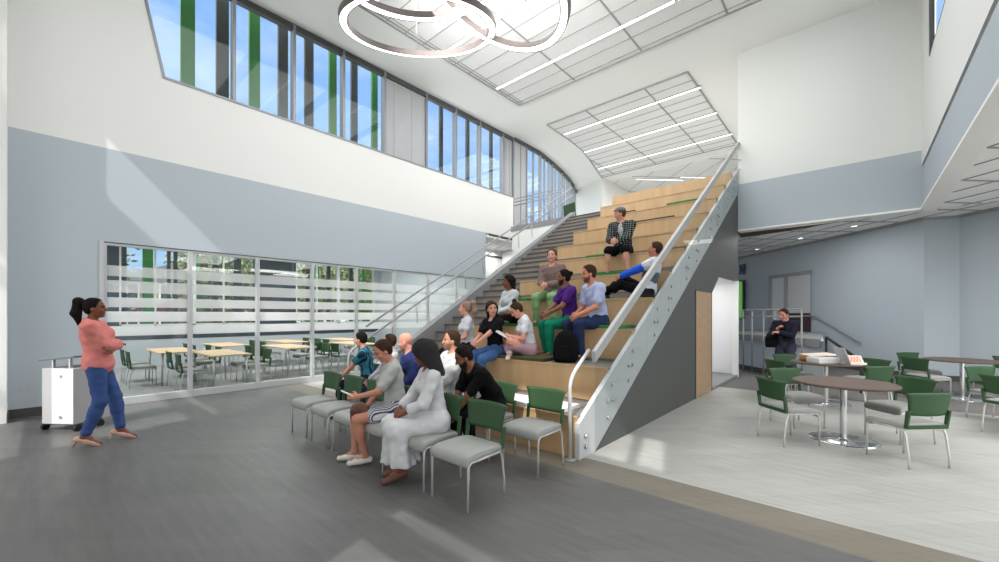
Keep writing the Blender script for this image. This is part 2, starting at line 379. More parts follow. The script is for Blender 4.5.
# ---- main ceiling with two acoustic fields
m = MB(); m.box(-9.9, 1.3, -2.68, 28.2, ZC, ZC+.2); m.box(-9.98, -9.9, -2.68, 11, ZC, ZC+.2); m.prism([(-9.9, 11), (-9.9, 28.2), (-14, 28.2), (-11.7, 19.5), (-10.4, 16.3), (-9.95, 14)], 'z', ZC, ZC+.2)
struct('ceiling', m, CEIL)
p1 = [(-8.1, 1.0), (.55, 1.0), (.55, 10.16), (-8.1, 10.16)]
p2 = [(-8.2, 11.86), (-3.5, 11.86), (-3.5, 18.16), (-9.33, 18.16), (-8.98, 16.9), (-8.65, 15.7), (-8.38, 14.6), (-8.27, 13.5)]
SOFF = .02
for nm, p, pit, prof in (('ceiling_field', p1, (.53, 1.95), (8.95, 4.1)), ('ceiling_field_back', p2, (.51, 1.96), (12.86, 4.72))):
    m = MB(); m.prism(p, 'z', ZC-.02, ZC-.001); o = struct(nm, m, TILE)
    if p is p1: gm = tilegrid('g', p1, ZC-.02, pit, 0, prof=prof)
    else:
        gm = MB(); cl_ = [(-8.2, 11.86), (-8.27, 13.5), (-8.38, 14.6), (-8.65, 15.7), (-8.98, 16.9), (-9.33, 18.16)]
        xl = lambda y: np.interp(y, [q[1] for q in cl_], [q[0] for q in cl_])
        y = 12.35
        while y < 18.1: gm.box(float(xl(y)), -3.5, y-.009, y+.009, ZC-.034, ZC-.018); y += .51
        for x in (-4.72, -6.68, -8.64):
            ya = 11.86 if x > -8.2 else float(np.interp(-x, [-q[0] for q in cl_], [q[1] for q in cl_])); gm.box(x-.02, x+.02, ya, 18.16, ZC-.034, ZC-.018)
    gm.build('ceiling_grid', GRID, o)
    e = MB()
    for i in range(len(p)):
        a, b = p[i], p[(i+1) % len(p)]; L = math.hypot(b[0]-a[0], b[1]-a[1])
        e.obox(((a[0]+b[0])/2, (a[1]+b[1])/2, ZC-.02), (L, .035, .05), math.atan2(b[1]-a[1], b[0]-a[0]))
    e.build('edge_trim', GRID, o)
    if p is p1:
        e2 = MB(); e2.box(-7.92, -7.90, 1, 10.16, ZC-.03, ZC-.019); e2.build('inner_trim', GRID, o)
p3 = [(-9.3, 18.9), (-7.0, 18.9), (-2.4, 18.9), (-2.4, 27), (-9.3, 27)]
m = MB(); m.prism([(-9.3, 19.0), (-2.4, 19.0), (-2.4, 28), (-9.3, 28)], 'z', ZC-.02, ZC-.001); o = struct('ceiling_field_far', m, TILE)
tilegrid('g', [(-9.3, 19.0), (-2.4, 19.0), (-2.4, 28), (-9.3, 28)], ZC-.02, (1.2, 2.4), -PI/4).build('ceiling_grid', GRID, o)
# linear ceiling lights
def linear(x0, x1, y, z=ZC-.03, lab='', group='linear lights recessed in the ceiling fields'):
    t = thing('linear_light', lab, 'ceiling light', ((x0+x1)/2, y, z), 0, group)
    m = MB(); m.box(-(x1-x0)/2, (x1-x0)/2, -.045, .045, -.02, .009); m.build('housing', GRID, t)
    m = MB(); m.box(-(x1-x0)/2+.01, (x1-x0)/2-.01, -.04, .04, -.026, -.0205); m.build('diffuser', LAMP, t)
    return t
linear(-8.0, -2.9, 8.955, lab='long white linear ceiling light nearest the back edge of the front tile field')
linear(-7.95, -5.3, 6.84, lab='white linear ceiling light seen through the lowest of the hanging rings')
linear(-8.0, -3.0, 4.73, lab='white linear ceiling light at the very top edge of the photo')
linear(-2.85, .4, 8.955, lab='white linear ceiling light continuing toward the white box wall')
linear(-5.2, .4, 6.84, lab='white linear ceiling light running toward the right hand clerestory window')
linear(-8.14, -3.42, 12.86, lab='front one of three white linear lights in the rear tile field')
linear(-8.4, -3.45, 14.83, lab='middle one of three white linear lights in the rear tile field')
linear(-8.87, -3.43, 16.94, lab='rear one of three white linear lights in the rear tile field')
for i, (x, y, L, lb) in enumerate(((-7.3, 20.3, 1.2, 'white linear light beyond the top tier of the stair'), (-5.0, 22.0, 2.0, 'white linear light far behind the top tier near the glass rail'))):
    t = linear(-L, L, 0, lab=lb, group='linear lights in the far ceiling'); t.location = (x, y, ZC-.03); t.rotation_euler = (0, 0, PI/4)
# recessed downlights of the low ceiling
dl = ['first recessed downlight from the bridge edge in the low ceiling', 'second recessed downlight in the low ceiling above the cafe tables', 'third recessed downlight in the low ceiling above the far door', 'recessed downlight in the low ceiling nearest the dark stair edge']
for (x, y), lb in zip(((1.40, 13.0), (-.04, 14.5), (-1.3, 15.7), (-2.7, 17.3)), dl):
    t = thing('downlight', lb, 'ceiling light', (x, y, 3.995), 0, 'recessed downlights in the low ceiling')
    m = MB(); m.lathe([(.10, .0), (.10, -.012), (.075, -.012), (.075, .0)], 24); m.build('trim_ring', SHELL, t)
    m = MB(); m.lathe([(.0, -.006), (.074, -.006)], 24); m.build('lens', LAMP, t)
# three interlocked ring pendants
BRONZE = mat('bronze_band', (.105, .085, .077), .55, metal=.0, var=.15, vscale=3)
def ring(cx_, cy_, z, r, lab):
    t = thing('ring_pendant', lab, 'pendant light', (cx_, cy_, z), 0, 'interlocked ring pendants')
    h, w_ = .095, .13
    m = MB(); m.lathe([(r-w_, 0), (r-w_, h), (r, h), (r, 0), (r-.012, 0), (r-.012, .01), (r-w_+.012, .01), (r-w_+.012, 0), (r-w_, 0)], 96, smooth=False); m.build('band', BRONZE, t)
    m = MB(); m.lathe([(r-.012, .004), (r-w_+.012, .004)], 96); m.build('diffuser', LAMP, t)
    for k in range(3):
        a = 2*PI*k/3+.4; m = MB(); m.tube([((r-.06)*math.cos(a), (r-.06)*math.sin(a), h-.01), ((r-.06)*math.cos(a), (r-.06)*math.sin(a), ZC-z)], .004, 6); m.build('cable', STEEL, t)
    return t
def tilt(o, tx, ty): o.rotation_euler = (Matrix.Rotation(tx, 3, 'X') @ Matrix.Rotation(ty, 3, 'Y')).to_euler()
for cx_, cy_, z, r, tx, ty, lb in ((-5.515, 4.237, 6.388, 1.282, .197, .161, 'lowest hanging ring light with its full bronze band in view'),
                                  (-4.422, 3.418, 6.548, 1.442, .1, -.041, 'hanging ring light mostly cut off by the top edge of the photo'),
                                  (-4.079, 4.529, 6.448, 1.18, -.282, .282, 'rightmost hanging ring light looping across the tile field')):
    tilt(ring(cx_, cy_, z, r, lb), tx, ty)
# ================================================================= BLEACHER STAIR
RT, TT, NT = .468, .742, 11
XL, XR, XS, XO = -5.5, -2.33, -6.75, -6.95
def tier(i): return 3.95+TT*(i-1), RT*i
st = thing('bleacher_stair', 'wide maple bleacher stair with grey steps beside it and charcoal flank', 'stair', (0, 0, 0))
for i in range(1, NT+1):
    y, z = tier(i)
    y1 = y+TT if i < NT else y+.12
    kz = max(0, z-RT)+(.15 if i > 4 else .03 if i > 1 else 0)
    m = MB(); m.box(XL, XR, y, y1+.02, kz, z-.022); t = m.build('tier', WOOD, st, bevel=.004)
    if i > 1: m = MB(); m.box(XL+.005, XR-.005, y+.015, y1, z-RT-.02, kz); m.build('riser_foot_strip', RISER_FOOT, t)  # grey strip along the riser foot, drawn to set the tiers apart
    if i < NT:
        m = MB(); m.box(XL+.002, XR-.002, y+.012, y1+.0, z-.022, z-.002); m.build('tread', TREAD if i > 0 else WOOD, t)
        m = MB(); m.box(XL, XR, y-.012, y+.012, z-.022, z-.0); m.build('nosing', WOOD, t)
    else:
        m = MB(); m.box(XL, XR, y, y1, z-.022, z); m.build('nosing', WOOD, t)
for k in range(1, 31):
    z = .156*k; y = 3.9+.2455*(k-1)
    m = MB(); m.box(XS, XL-.003, y, y+.2455+.03, max(0, z-.18), z-.028); sp_ = m.build('step', STEP, st)
    m = MB(); m.box(XS, XL-.003, y-.02, y+.2455+.02, z-.028, z); m.build('step_nosing', NOSE, sp_)  # dark colour paints the shading line along each step edge
def slope_poly(y0, z0, y1, s, lo, hi): return [(y0, z0+lo), (y1, z0+s*(y1-y0)+lo), (y1, z0+s*(y1-y0)+hi), (y0, z0+hi)]
# left stringer
m = MB(); m.prism([(3.75, 0), (4.0, 0), (11.35, 4.35), (11.35, 4.91), (3.75, .34)], 'x', XO, XS); m.build('stringer', STRING, st, bevel=.005)
# right stringer plate carrying the glass
m = MB(); m.prism([(3.93, 0), (4.27, 0), (11.93, 4.74), (11.93, 5.34), (3.93, .40)], 'x', -2.345, -2.285); m.build('stringer', STRL, st, bevel=.004)
# charcoal flank wall with the sloped opening
m = MB(); m.prism([(4.30, 0), (9.46, 0), (9.46, 2.07), (10.08, 2.48), (11.90, 2.48), (11.90, 0), (11.97, 0), (11.97, 4.8), (11.93, 4.76)], 'x', -2.40, -2.30)
m.build('flank_panel', CHAR, st)
m = MB(); m.box(-2.31, -2.285, 8.28, 9.34, .01, 2.06); w = m.build('timber_door', OAK, st)
m = MB(); m.box(-2.31, -2.29, 8.255, 8.28, 0, 2.085); m.box(-2.31, -2.29, 9.34, 9.40, 0, 2.085); m.box(-2.31, -2.29, 8.28, 9.34, 2.06, 2.085); m.build('door_trim', DARKF, st)
# lit recess under the stair
RW = mat('recess_white', (.86, .86, .86), .6)
m = MB(); m.box(-3.25, -3.2, 8.9, 12.6, .06, 2.6); m.box(-3.2, -2.42, 12.0, 12.1, .06, 2.6); m.box(-3.2, -2.4, 9.3, 9.40, .06, 2.3); m.box(-3.2, -2.40, 9.3, 12.1, 2.52, 2.56)
rc = m.build('recess_lining', RW, st)
m = MB()
for y in (9.9, 10.6, 11.3, 11.75): m.box(-3.2, -3.19, y, y+.012, .07, 2.5)
m.build('panel_joint', GRID, rc)
m = MB(); m.box(-3.2, -2.29, 9.46, 11.9, .0, .06); m.build('threshold', STRING, st)
m = MB(); m.box(-2.42, -2.28, 11.88, 11.98, 0, 2.48); m.build('jamb', W_WHITE, st)
# glass balustrade with standoffs and cap
gl = thing('glass_balustrade', 'clear glass balustrade with steel standoffs climbing the right of the stair', 'balustrade', (0, 0, 0))
zt = lambda y: 1.192+.637*(y-4.267)
ys = [4.25, 5.79, 7.33, 8.87, 10.41, 11.93]
for i in range(5):
    a, b = ys[i]+.01, ys[i+1]-.01
    m = MB(); m.prism([(a, .62*(a-4.29)+.02), (b, .62*(b-4.29)+.02), (b, zt(b)-.02), (a, zt(a)-.02)], 'x', -2.275, -2.262)
    p = m.build('glass_panel', BALG, gl)
    for q in (.22, .62):
        y = a+(b-a)*q; zb = .62*(y-4.29)
        for dy, dz in ((0, .16), (.13, .16+.20), (.0, .36), (.13, .55)):
            m = MB(); m.tube([(-2.284, y+dy, zb+dz), (-2.258, y+dy, zb+dz)], .024, 12); m.build('standoff', STEEL, p)
m = MB(); m.prism([(4.25, zt(4.25)-.13), (11.93, zt(11.93)-.13), (11.93, zt(11.93)), (4.25, zt(4.25))], 'x', -2.31, -2.255)
CAP = mat('rail_cap', (.38, .39, .39), .45, metal=.1)
m.build('rail_cap', CAP, gl, bevel=.006)
for z0 in (.12, .24):
    m = MB(); m.tube([(-2.284, 4.06+.0, z0), (-2.255, 4.06, z0)], .026, 12); m.build('standoff', STEEL, gl)
for z0 in (5.35, 5.6, 6.0):
    m = MB(); m.tube([(-2.27, 11.97-.06, z0), (-2.235, 11.91, z0)], .024, 12); m.build('standoff', STEEL, gl)
# right handrail rising from the floor post
RAILM = mat('painted_rail', (.33, .335, .34), .45, metal=.2)
RAILP = mat('pale_rail', (.58, .585, .59), .4, metal=.2)
hr = thing('handrail', 'pale pipe handrail rising from floor post to the glass balustrade', 'handrail', (-2.37, 3.87, 0))
m = MB(); pts = [(0, 0, 0), (0, 0, .80), (0, .02, .87), (0, .06, .93), (0, .12, .985), (0, .42, 1.185)]
m.tube(pts, .021, 12); m.build('pipe', RAILP, hr)
m = MB(); m.lathe([(0, .0), (.065, 0), (.065, .012), (0, .012)], 20); m.build('floor_flange', RAILM, hr)
# left double handrail with brackets
SR = .59
hl = thing('handrail', 'twin steel handrail climbing the left side of the grey steps', 'handrail', (-6.90, 3.70, 0))
zl = lambda y: .965+SR*(y-3.75)
pts = [(0, 0, 0), (0, 0, .82), (0, .02, .90), (0, .07, .965)]+[(0, y-3.7, zl(y)) for y in (4.0, 6.0, 8.7, 9.8, 10.9, 11.4)]
m = MB(); m.tube(pts, .021, 12); m.build('pipe', RAILM, hl)
m = MB(); m.tube([(0, y-3.7, zl(y)+.24) for y in (4.05, 6.5, 9.5, 11.4)], .018, 10); m.build('upper_pipe', RAILM, hl)
m = MB(); m.lathe([(0, 0), (.06, 0), (.06, .012), (0, .012)], 18); m.build('floor_flange', RAILM, hl)
for y in (4.6, 5.2, 6.6, 7.2, 8.6, 9.2, 10.4):
    m = MB(); m.tube([(.0, y-3.7, zl(y)-.02), (.0, y-3.7+.02, zl(y)-.10), (.02, y-3.7+.02, zl(y)-.40)], .010, 8); m.build('bracket', STEEL, hl)
# railing on the landing, upper left
lr = thing('landing_railing', 'steel guard railing on the upper landing left of the steps', 'railing', (-8.95, 10.92, 4.68))
for k, x in enumerate((0, .75, 1.5, 1.98)):
    m = MB(); m.tube([(x, 0, 0), (x, 0, .95)], .02, 8); m.build('post', RAILM, lr)
for z in (.95, .84, .72): m = MB(); m.tube([(0, 0, z), (1.98, 0, z)], .017, 8); m.build('rail', RAILM, lr)
# green seat pads and flat black strips on the tiers
def pad(x0, x1, lev, lab, matl=GMAT, dy=.0, depth=.44, nm='seat_pad', grp='felt seat pads on the tiers', h=.05):
    y, z = tier(lev)
    m = MB(); m.box(-(x1-x0)/2, (x1-x0)/2, -depth/2, depth/2, 0, h)
    o = m.build(nm, matl, bevel=.008); o.location = ((x0+x1)/2, y+dy+depth/2, z-.002); setp(o, lab, 'seat pad', grp); return o
pad(-4.9, -3.32, 2, 'olive felt pad under the woman reading cross-legged', OLIVE, -.01, .62)
pad(-5.2, -4.1, 3, 'green felt pad under the woman in the pale jacket')
pad(-3.75, -2.5, 3, 'green felt pad under the man in the light blue t-shirt')
pad(-5.3, -4.72, 4, 'short green felt pad left of the man in green trousers')
pad(-4.3, -3.45, 6, 'green felt pad under the man in the plaid shirt')
pad(-3.9, -3.1, 5, 'green felt pad under the feet of the man in the plaid shirt', dy=.0, depth=.5)
pad(-3.4, -2.6, 9, 'thin green felt pad high on the third tier from the top')
pad(-4.3, -3.0, 8, 'dark flat strip lying on the tier above the plaid shirt man', BLACK, .05, .4)
pad(-4.75, -4.2, 9, 'small dark flat strip on the upper left of the tiers', BLACK, .05, .35)
# white slab bench on the lowest tier
m = MB(); m.box(-.62, .62, -.19, .19, 0, .05); o = m.build('bench_slab', mat('white_slab', (.70, .71, .72), .5), bevel=.006); o.location = (-3.15, 4.16, tier(1)[1]-.0); setp(o, 'white slab lying along the lowest wooden tier behind the chairs', 'bench')
# backpack on tier two
BP = mat('backpack_black', (.008, .008, .009), .9, spec=.06, bump=.6, bscale=22)
def backpack(name, lab, loc, rz, s=1.):
    t = thing(name, lab, 'backpack', loc, rz)
    m = MB(); n = 10
    prof = [(.0, .15, .10), (.03, .17, .125), (.12, .175, .135), (.24, .17, .125), (.34, .145, .105), (.41, .10, .075), (.45, .03, .02)]
    vs = []; fs = []
    for z, a, b in prof:
        for k in range(20):
            an = 2*PI*k/20; ca, sa = math.cos(an), math.sin(an)
            vs.append((s*a*math.copysign(abs(ca)**.7, ca), s*b*math.copysign(abs(sa)**.7, sa), s*z))
    for i in range(len(prof)-1):
        for k in range(20): fs.append((i*20+k, i*20+(k+1) % 20, (i+1)*20+(k+1) % 20, (i+1)*20+k))
    fs += [tuple(range(20)), tuple(range(len(vs)-20, len(vs)))]
    m.add(vs, fs, True); m.build('pack_body', BP, t)
    m = MB(); m.obox((0, -s*.145, s*.14), (s*.22, s*.06, s*.20)); m.build('front_pocket', BP, t, bevel=.02)
    m = MB(); m.tube([(-s*.03, .02, s*.44), (-s*.03, .02, s*.50), (s*.03, .02, s*.50), (s*.03, .02, s*.44)], .008*s, 6); m.build('grab_loop', BP, t)
    for sx in (-1, 1):
        m = MB(); m.tube([(sx*s*.07, s*.06, s*.42), (sx*s*.09, s*.16, s*.34), (sx*s*.10, s*.18, s*.2), (sx*s*.12, s*.11, s*.05)], .014*s, 6); m.build('shoulder_strap', BP, t)
    return t
backpack('backpack', 'black backpack standing on the wooden tier before the purple shirt man', (-3.09, 4.93, tier(2)[1]), .3)
# ================================================================= CHAIRS
def make_chair(lab, group):
    t = thing('stacking_chair', lab, 'chair', (0, 0, 0), 0, group)
    m = MB()
    side = [(-.205, .405), (-.205, .452), (-.1, .463), (.05, .466), (.15, .462), (.205, .450), (.229, .425), (.234, .365), (.222, .352), (.20, .385), (.05, .40)]
    xs = [-.232, -.226, -.17, 0, .17, .226, .232]; sc = [.72, .93, 1, 1.0, 1, .93, .72]
    vs = []; fs = []; n = len(side); cz = .42
    for x, k in zip(xs, sc):
        for y, z in side: vs.append((x, y, cz+(z-cz)*k))
    for i in range(len(xs)-1):
        for j in range(n): fs.append((i*n+j, i*n+(j+1) % n, (i+1)*n+(j+1) % n, (i+1)*n+j))
    fs += [tuple(range(n)), tuple(range((len(xs)-1)*n, len(xs)*n))]
    m.add(vs, fs, True); m.build('seat', FABG, t)
    m = MB(); m.box(-.22, .22, -.2, .19, .392, .408); m.build('seat_shell', SHELL, t, bevel=.006)
    # backrest: curved panel with flared top corners above an open U frame
    m = MB(); nx, nz = 14, 8; th = .014
    def bp(u, v, off):
        z = .555+(.79-.555)*v; hw = .212+.035*v**1.5+(.02*max(0, v-.75)/.25)
        x = u*hw; y = -.225-.10*(z-.42)+.035*(u*u)-off
        return (x, y, z+.010*(1-u*u)*(v-.5))
    vs = [bp(-1+2*i/nx, j/nz, 0) for j in range(nz+1) for i in range(nx+1)]+[bp(-1+2*i/nx, j/nz, th) for j in range(nz+1) for i in range(nx+1)]
    N = (nx+1)*(nz+1); fs = []
    for j in range(nz):
        for i in range(nx):
            a = j*(nx+1)+i; fs += [(a, a+1, a+nx+2, a+nx+1), (N+a, N+a+nx+1, N+a+nx+2, N+a+1)]
    for i in range(nx): fs += [(i, N+i, N+i+1, i+1), (nz*(nx+1)+i, nz*(nx+1)+i+1, N+nz*(nx+1)+i+1, N+nz*(nx+1)+i)]
    for j in range(nz): a = j*(nx+1); b = a+nx; fs += [(a, a+nx+1, N+a+nx+1, N+a), (b, N+b, N+b+nx+1, b+nx+1)]
    m.add(vs, fs, True)
    for sx in (-1, 1): m.prism([(-.185, .415), (-.215, .415), (-.243, .60), (-.205, .60)], 'x', sx*.225-.011, sx*.225+.011)
    m.box(-.225, .225, -.222, -.203, .408, .448)
    m.build('backrest', GREENP, t)
    for sx in (-1, 1):
        x = sx*.226
        m = MB(); m.tube([(x, .10, .395), (x, .185, .392), (x, .212, .372), (x, .218, .34), (x, .222, 0)], .0105, 8); m.build('leg', SATIN, t)
        m = MB(); m.tube([(x, -.10, .398), (x, -.175, .395), (x, -.20, .33), (x, -.228, .12), (x, -.232, 0)], .0105, 8); m.build('leg', SATIN, t)
    m = MB()
    for sx in (-1, 1): m.tube([(sx*.226, -.17, .396), (sx*.226, .18, .392)], .011, 8)
    m.tube([(-.226, .05, .392), (.226, .05, .392)], .009, 8); m.tube([(-.226, -.12, .394), (.226, -.12, .394)], .009, 8)
    m.build('seat_frame', SATIN, t)
    return t
chair0 = None
def chair(x, y, rz, lab, group):
    global chair0
    if chair0 is None: chair0 = make_chair(lab, group); c = chair0
    else: c = copy_tree(chair0)
    c.location = (x, y, 0); c.rotation_euler = (0, 0, rz); setp(c, lab, 'chair', group); return c
# front row (faces the presenter side, -Y)
g1 = 'front row of green backed chairs'
for x, lb in ((-5.57, 'empty green backed chair at the far left end of the front row'), (-4.975, 'empty green backed chair second from the left in the front row'),
              (-4.385, 'empty green backed chair third from left, beside the woman with the phone'), (-3.81, 'green backed chair under the woman in striped shorts'),
              (-3.15, 'green backed chair under the woman in the white dress'), (-2.58, 'empty green backed chair nearest the camera at the right end of front row')):
    chair(x, 2.51, PI, lb, g1)
g2 = 'second row of green backed chairs'
for x, lb in ((-2.565, 'empty green backed chair at the right end of the second row'), (-3.22, 'green backed chair under the bearded man in the black t-shirt'),
              (-3.87, 'green backed chair under the smiling man in the white hoodie'), (-4.52, 'green backed chair under the bald man in the navy shirt'),
              (-5.17, 'green backed chair under the woman half hidden behind the bald man'), (-5.82, 'green backed chair under the dark haired woman in turquoise')):
    chair(x, 3.45, PI, lb, g2)
# cafe tables and chairs
def round_table(x, y, lab):
    t = thing('round_table', lab, 'table', (x, y, 0), 0, 'round cafe tables')
    m = MB(); m.lathe([(0, .714), (.515, .714), (.532, .722), (.535, .736), (.528, .745), (0, .745)], 64, smooth=False); m.build('tabletop', TTOP, t)
    m = MB(); m.lathe([(.038, .012), (.038, .70), (.15, .705), (.15, .713), (0, .713)], 24, smooth=False); m.build('column', CHROME, t)
    m = MB(); m.lathe([(0, 0), (.36, 0), (.36, .006), (.30, .012), (.07, .018), (.06, .03), (0, .03)], 48); m.build('base_plate', CHROME, t)
round_table(-.12, 6.80, 'bare round walnut table nearest the camera on the pale floor')
round_table(-.41, 9.45, 'round walnut table holding papers, bags and boxes')
round_table(1.53, 11.68, 'round walnut table in front of the corner of the blue wall')
round_table(2.15, 9.05, 'round walnut table cut off by the right edge of the photo')
nmT = ['the nearest cafe table', 'the table with boxes on it', 'the corner cafe table', 'the table cut by the right edge']
T = [(-.12, 6.80), (-.41, 9.45), (1.53, 11.68), (2.15, 9.05)]
sides = {(-1, -1): 'front left of', (1, -1): 'front right of', (-1, 1): 'back left of', (1, 1): 'back right of'}
for k, (tx, ty) in enumerate(T):
    for (sx, sy), nm in sides.items():
        if k == 3 and sx > 0: continue
        if k == 2 and (sx, sy) == (1, 1): pass
        if k == 2 and (sx, sy) == (1, -1): continue
        x, y = tx+.53*sx, ty+.52*sy
        chair(x, y, math.atan2(-sy, -sx)-PI/2, 'green plastic chair at the %s %s' % (nm, nmT[k]), 'green chairs around the cafe tables')
# ---- things on table two
def at2(dx, dy): return (-.41+dx, 9.45+dy, .745)
m = MB(); m.obox((0, 0, .05), (.42, .30, .10), 0); QW = mat('white_quilted', (.72, .72, .72), .7, bump=1., bscale=45)
o = m.build('paper_stack', QW, bevel=.02); o.location = at2(-.02, -.2); o.rotation_euler = (0, 0, .75); setp(o, 'white crinkled paper bundle in the middle of the cafe table', 'papers')
m = MB(); m.lathe([(0, 0), (.12, 0), (.145, .05), (.13, .10), (.09, .115), (.0, .12)], 24); o = m.build('paper_bag', mat('brown_paper', (.36, .17, .06), .8, bump=.5, bscale=20)); o.location = at2(-.25, -.02); setp(o, 'brown paper bag at the left of the table items', 'bag')
m = MB(); m.box(-.25, .25, -.16, .16, 0, .008); o = m.build('paper_sheet', mat('pale_paper', (.74, .62, .54), .8)); o.location = at2(-.1, .02); o.location.z += .125; o.rotation_euler = (.06, -.05, .7); setp(o, 'pale sheet lying on top of brown bag and papers', 'paper')
m = MB(); m.obox((0, 0, .15), (.012, .30, .30), 0, 0, -.35); o = m.build('folder', mat('grey_folder', (.50, .50, .52), .6), bevel=.003); o.location = at2(.23, -.27); o.rotation_euler = (0, 0, .55); setp(o, 'grey folder leaning up between papers and orange printed box', 'folder')
PB = mat('orange_print', (.75, .22, .10), .6); nt = PB.node_tree; ck = nt.nodes.new('ShaderNodeTexChecker'); ck.inputs['Scale'].default_value = 38; ck.inputs['Color1'].default_value = (.78, .17, .07, 1); ck.inputs['Color2'].default_value = (.76, .50, .40, 1)
tc = nt.nodes.new('ShaderNodeTexCoord'); nt.links.new(tc.outputs['Object'], ck.inputs['Vector']); nt.links.new(ck.outputs['Color'], nt.nodes['Principled BSDF'].inputs['Base Color'])
t = thing('open_box', 'orange patterned open box at the right of the table items', 'box', at2(.36, -.12), .72)
m = MB(); m.box(-.15, .15, -.12, .12, 0, .035); m.build('box_base', mat('card_white', (.75, .70, .66), .7), t)
m = MB(); m.obox((0, -.0, .085), (.34, .012, .14), 0, -.5); l = m.build('lid', MATS['card_white'], t)
m = MB(); m.obox((0, -.0075, .085), (.29, .004, .11), 0, -.5); m.build('printed_panel', PB, l)
# ---- lectern
lc_ = thing('lectern', 'white and grey rolling lectern behind the standing woman', 'lectern', (-8.363, .357, 0), .632)
LG = mat('lectern_grey', (.40, .40, .41), .5); LW = mat('lectern_white', (.74, .74, .74), .5)
m = MB(); m.box(-.245, .245, -.235, .235, .10, .865); m.build('body', LG, lc_, bevel=.008)
m = MB(); m.box(-.08, .243, -.247, -.234, .11, .865); fp = m.build('front_panel', LW, lc_, bevel=.004)
for z in (.20, .76): m = MB(); m.tube([(.06, -.246, z), (.06, -.256, z)], .022, 14); m.build('lock', STEEL, fp)
for x, y in ((-.2, -.12), (.12, -.2), (.12, .2), (-.2, .12)): pass
for sx in (-1, 1): m = MB(); m.box(sx*.13-.012, sx*.13+.012, -.2, -.17, .86, 1.0); m.build('support', STEEL, lc_)
m = MB(); m.obox((-.02, 0, 1.0), (.56, .50, .022), 0, .0, -.10); m.build('desk_top', mat('smoked_top', (.10, .11, .11), .2, spec=.5), lc_, bevel=.004)
m = MB(); m.obox((0, -.05, .09), (.62, .05, .03), .5); m.obox((0, .1, .09), (.62, .05, .03), -.5); m.build('base_frame', BLACK, lc_, bevel=.004)
for x, y in ((-.28, -.17), (.27, .08), (.25, -.20), (-.25, .22)):
    m = MB(); m.tube([(x-.018, y, .045), (x+.018, y, .045)], .045, 14); m.build('caster', BLACK, lc_)
# wall outlet, sign letter, screen
t = thing('wall_outlet', 'small grey outlet plate low on the left blue wall', 'outlet', (XW, -.16, .46)); m = MB(); m.box(0, .01, -.04, .04, -.06, .06); m.build('plate', mat('outlet_grey', (.50, .50, .50), .5), t, bevel=.003)
t = thing('floor_outlet', 'flat grey cover plate', 'outlet', (0, -30, -5)); bpy.data.objects.remove(t)
def on45(u, v, off=.02, cst=15.67):
    k = (u-CX)/F; s_, c_ = math.sin(A), math.cos(A); r = (k*c_-s_, k*s_+c_, (VH-v)/F); tt = (cst-off*1.414)/(r[0]+r[1]); return Vector((r[0]*tt, r[1]*tt, EH+r[2]*tt))
SGN = mat('sign_teal', (.01, .07, .11), .5)
p = on45(742.3, 269.5, .03)
t = thing('sign_letter', 'dark teal letter N of a wall sign beside the stair edge', 'sign', p, -PI/4)
m = MB(); h, w_, d = .42, .30, .03; m.box(-w_/2, -w_/2+.08, -d, 0, -h/2, h/2); m.box(w_/2-.08, w_/2, -d, 0, -h/2, h/2); m.prism([(-w_/2, h/2), (-w_/2+.09, h/2), (w_/2, -h/2), (w_/2-.09, -h/2)], 'y', -d, 0); m.build('letter', SGN, t)
p = on45(740, 300, .05)
t = thing('wall_screen', 'tall black framed screen glowing green beside the stair edge', 'screen', p, -PI/4)
m = MB(); m.box(-.45, .30, -.06, 0, -.80, .80); m.build('bezel', BLACK, t)
m = MB(); m.box(-.40, .23, -.066, -.061, -.76, .75); m.build('display', mat('display_green', (.05, .3, .02), .4, emit=(.06, .22, .02), estr=1.), t)
# ---- far raised platform with door, railing and stair
def pl(sv, off):  # along the 45 degree front line (s metres right of u=741) and depth off behind it
    return (-2.54+sv*.7071+off*.7071, 13.62-sv*.7071+off*.7071)
PBK = [(-.80, 16.3), (-6.0, 21.4)]
m = MB(); m.prism([pl(-3, .12), pl(2.70, .12), PBK[0], PBK[1]], 'z', 0, 1.0)
struct('wall_platform', m, W_BLUE)
m = MB(); m.prism([pl(-3, 0), pl(2.73, 0), PBK[0], PBK[1]], 'z', .87, 1.045); struct('floor_platform', m, STRING)
m = MB(); m.prism([pl(-3, .10), pl(2.7, .10), pl(2.7, .12), pl(-3, .12)], 'z', 0, .13); struct('baseboard_platform', m, BASEB)
rl = thing('platform_railing', 'steel guard railing in front of the raised platform behind the man', 'railing', (0, 0, 0))
for sv in (.18, .55, 1.0, 1.42, 1.85, 2.27):
    x, y = pl(sv, -.05); m = MB(); m.tube([(x, y, 0), (x, y, 1.73)], .02, 8); m.build('post', RAILM, rl)
for z in (1.74, 1.56):
    a, b = pl(-2, -.05), pl(2.27, -.05); m = MB(); m.tube([(*a, z), (*b, z)], .018, 8); m.build('rail', RAILM, rl)
a, b = on45(815.5, 316, .07), on45(860, 342, .07); a0 = on45(790, 316, .07)
wr = thing('wall_handrail', 'steel handrail sloping down the far blue wall', 'handrail', (0, 0, 0)); m = MB(); m.tube([a0, a, b], .022, 10); m.build('pipe', RAILM, wr)
for q in (.1, .9):
    p = a.lerp(b, q); m = MB(); m.tube([p, p+Vector((.05, .05, -.03))], .012, 8); m.build('bracket', RAILM, wr)
wr = thing('stair_handrail', 'black handrail sloping down beside the far platform', 'handrail', (0, 0, 0)); m = MB(); x0, y0 = pl(2.78, .1); x1, y1 = pl(3.6, .1); m.tube([(x0, y0, 1.10), (x1, y1, .66)], .03, 10); m.build('pipe', BLACK, wr)
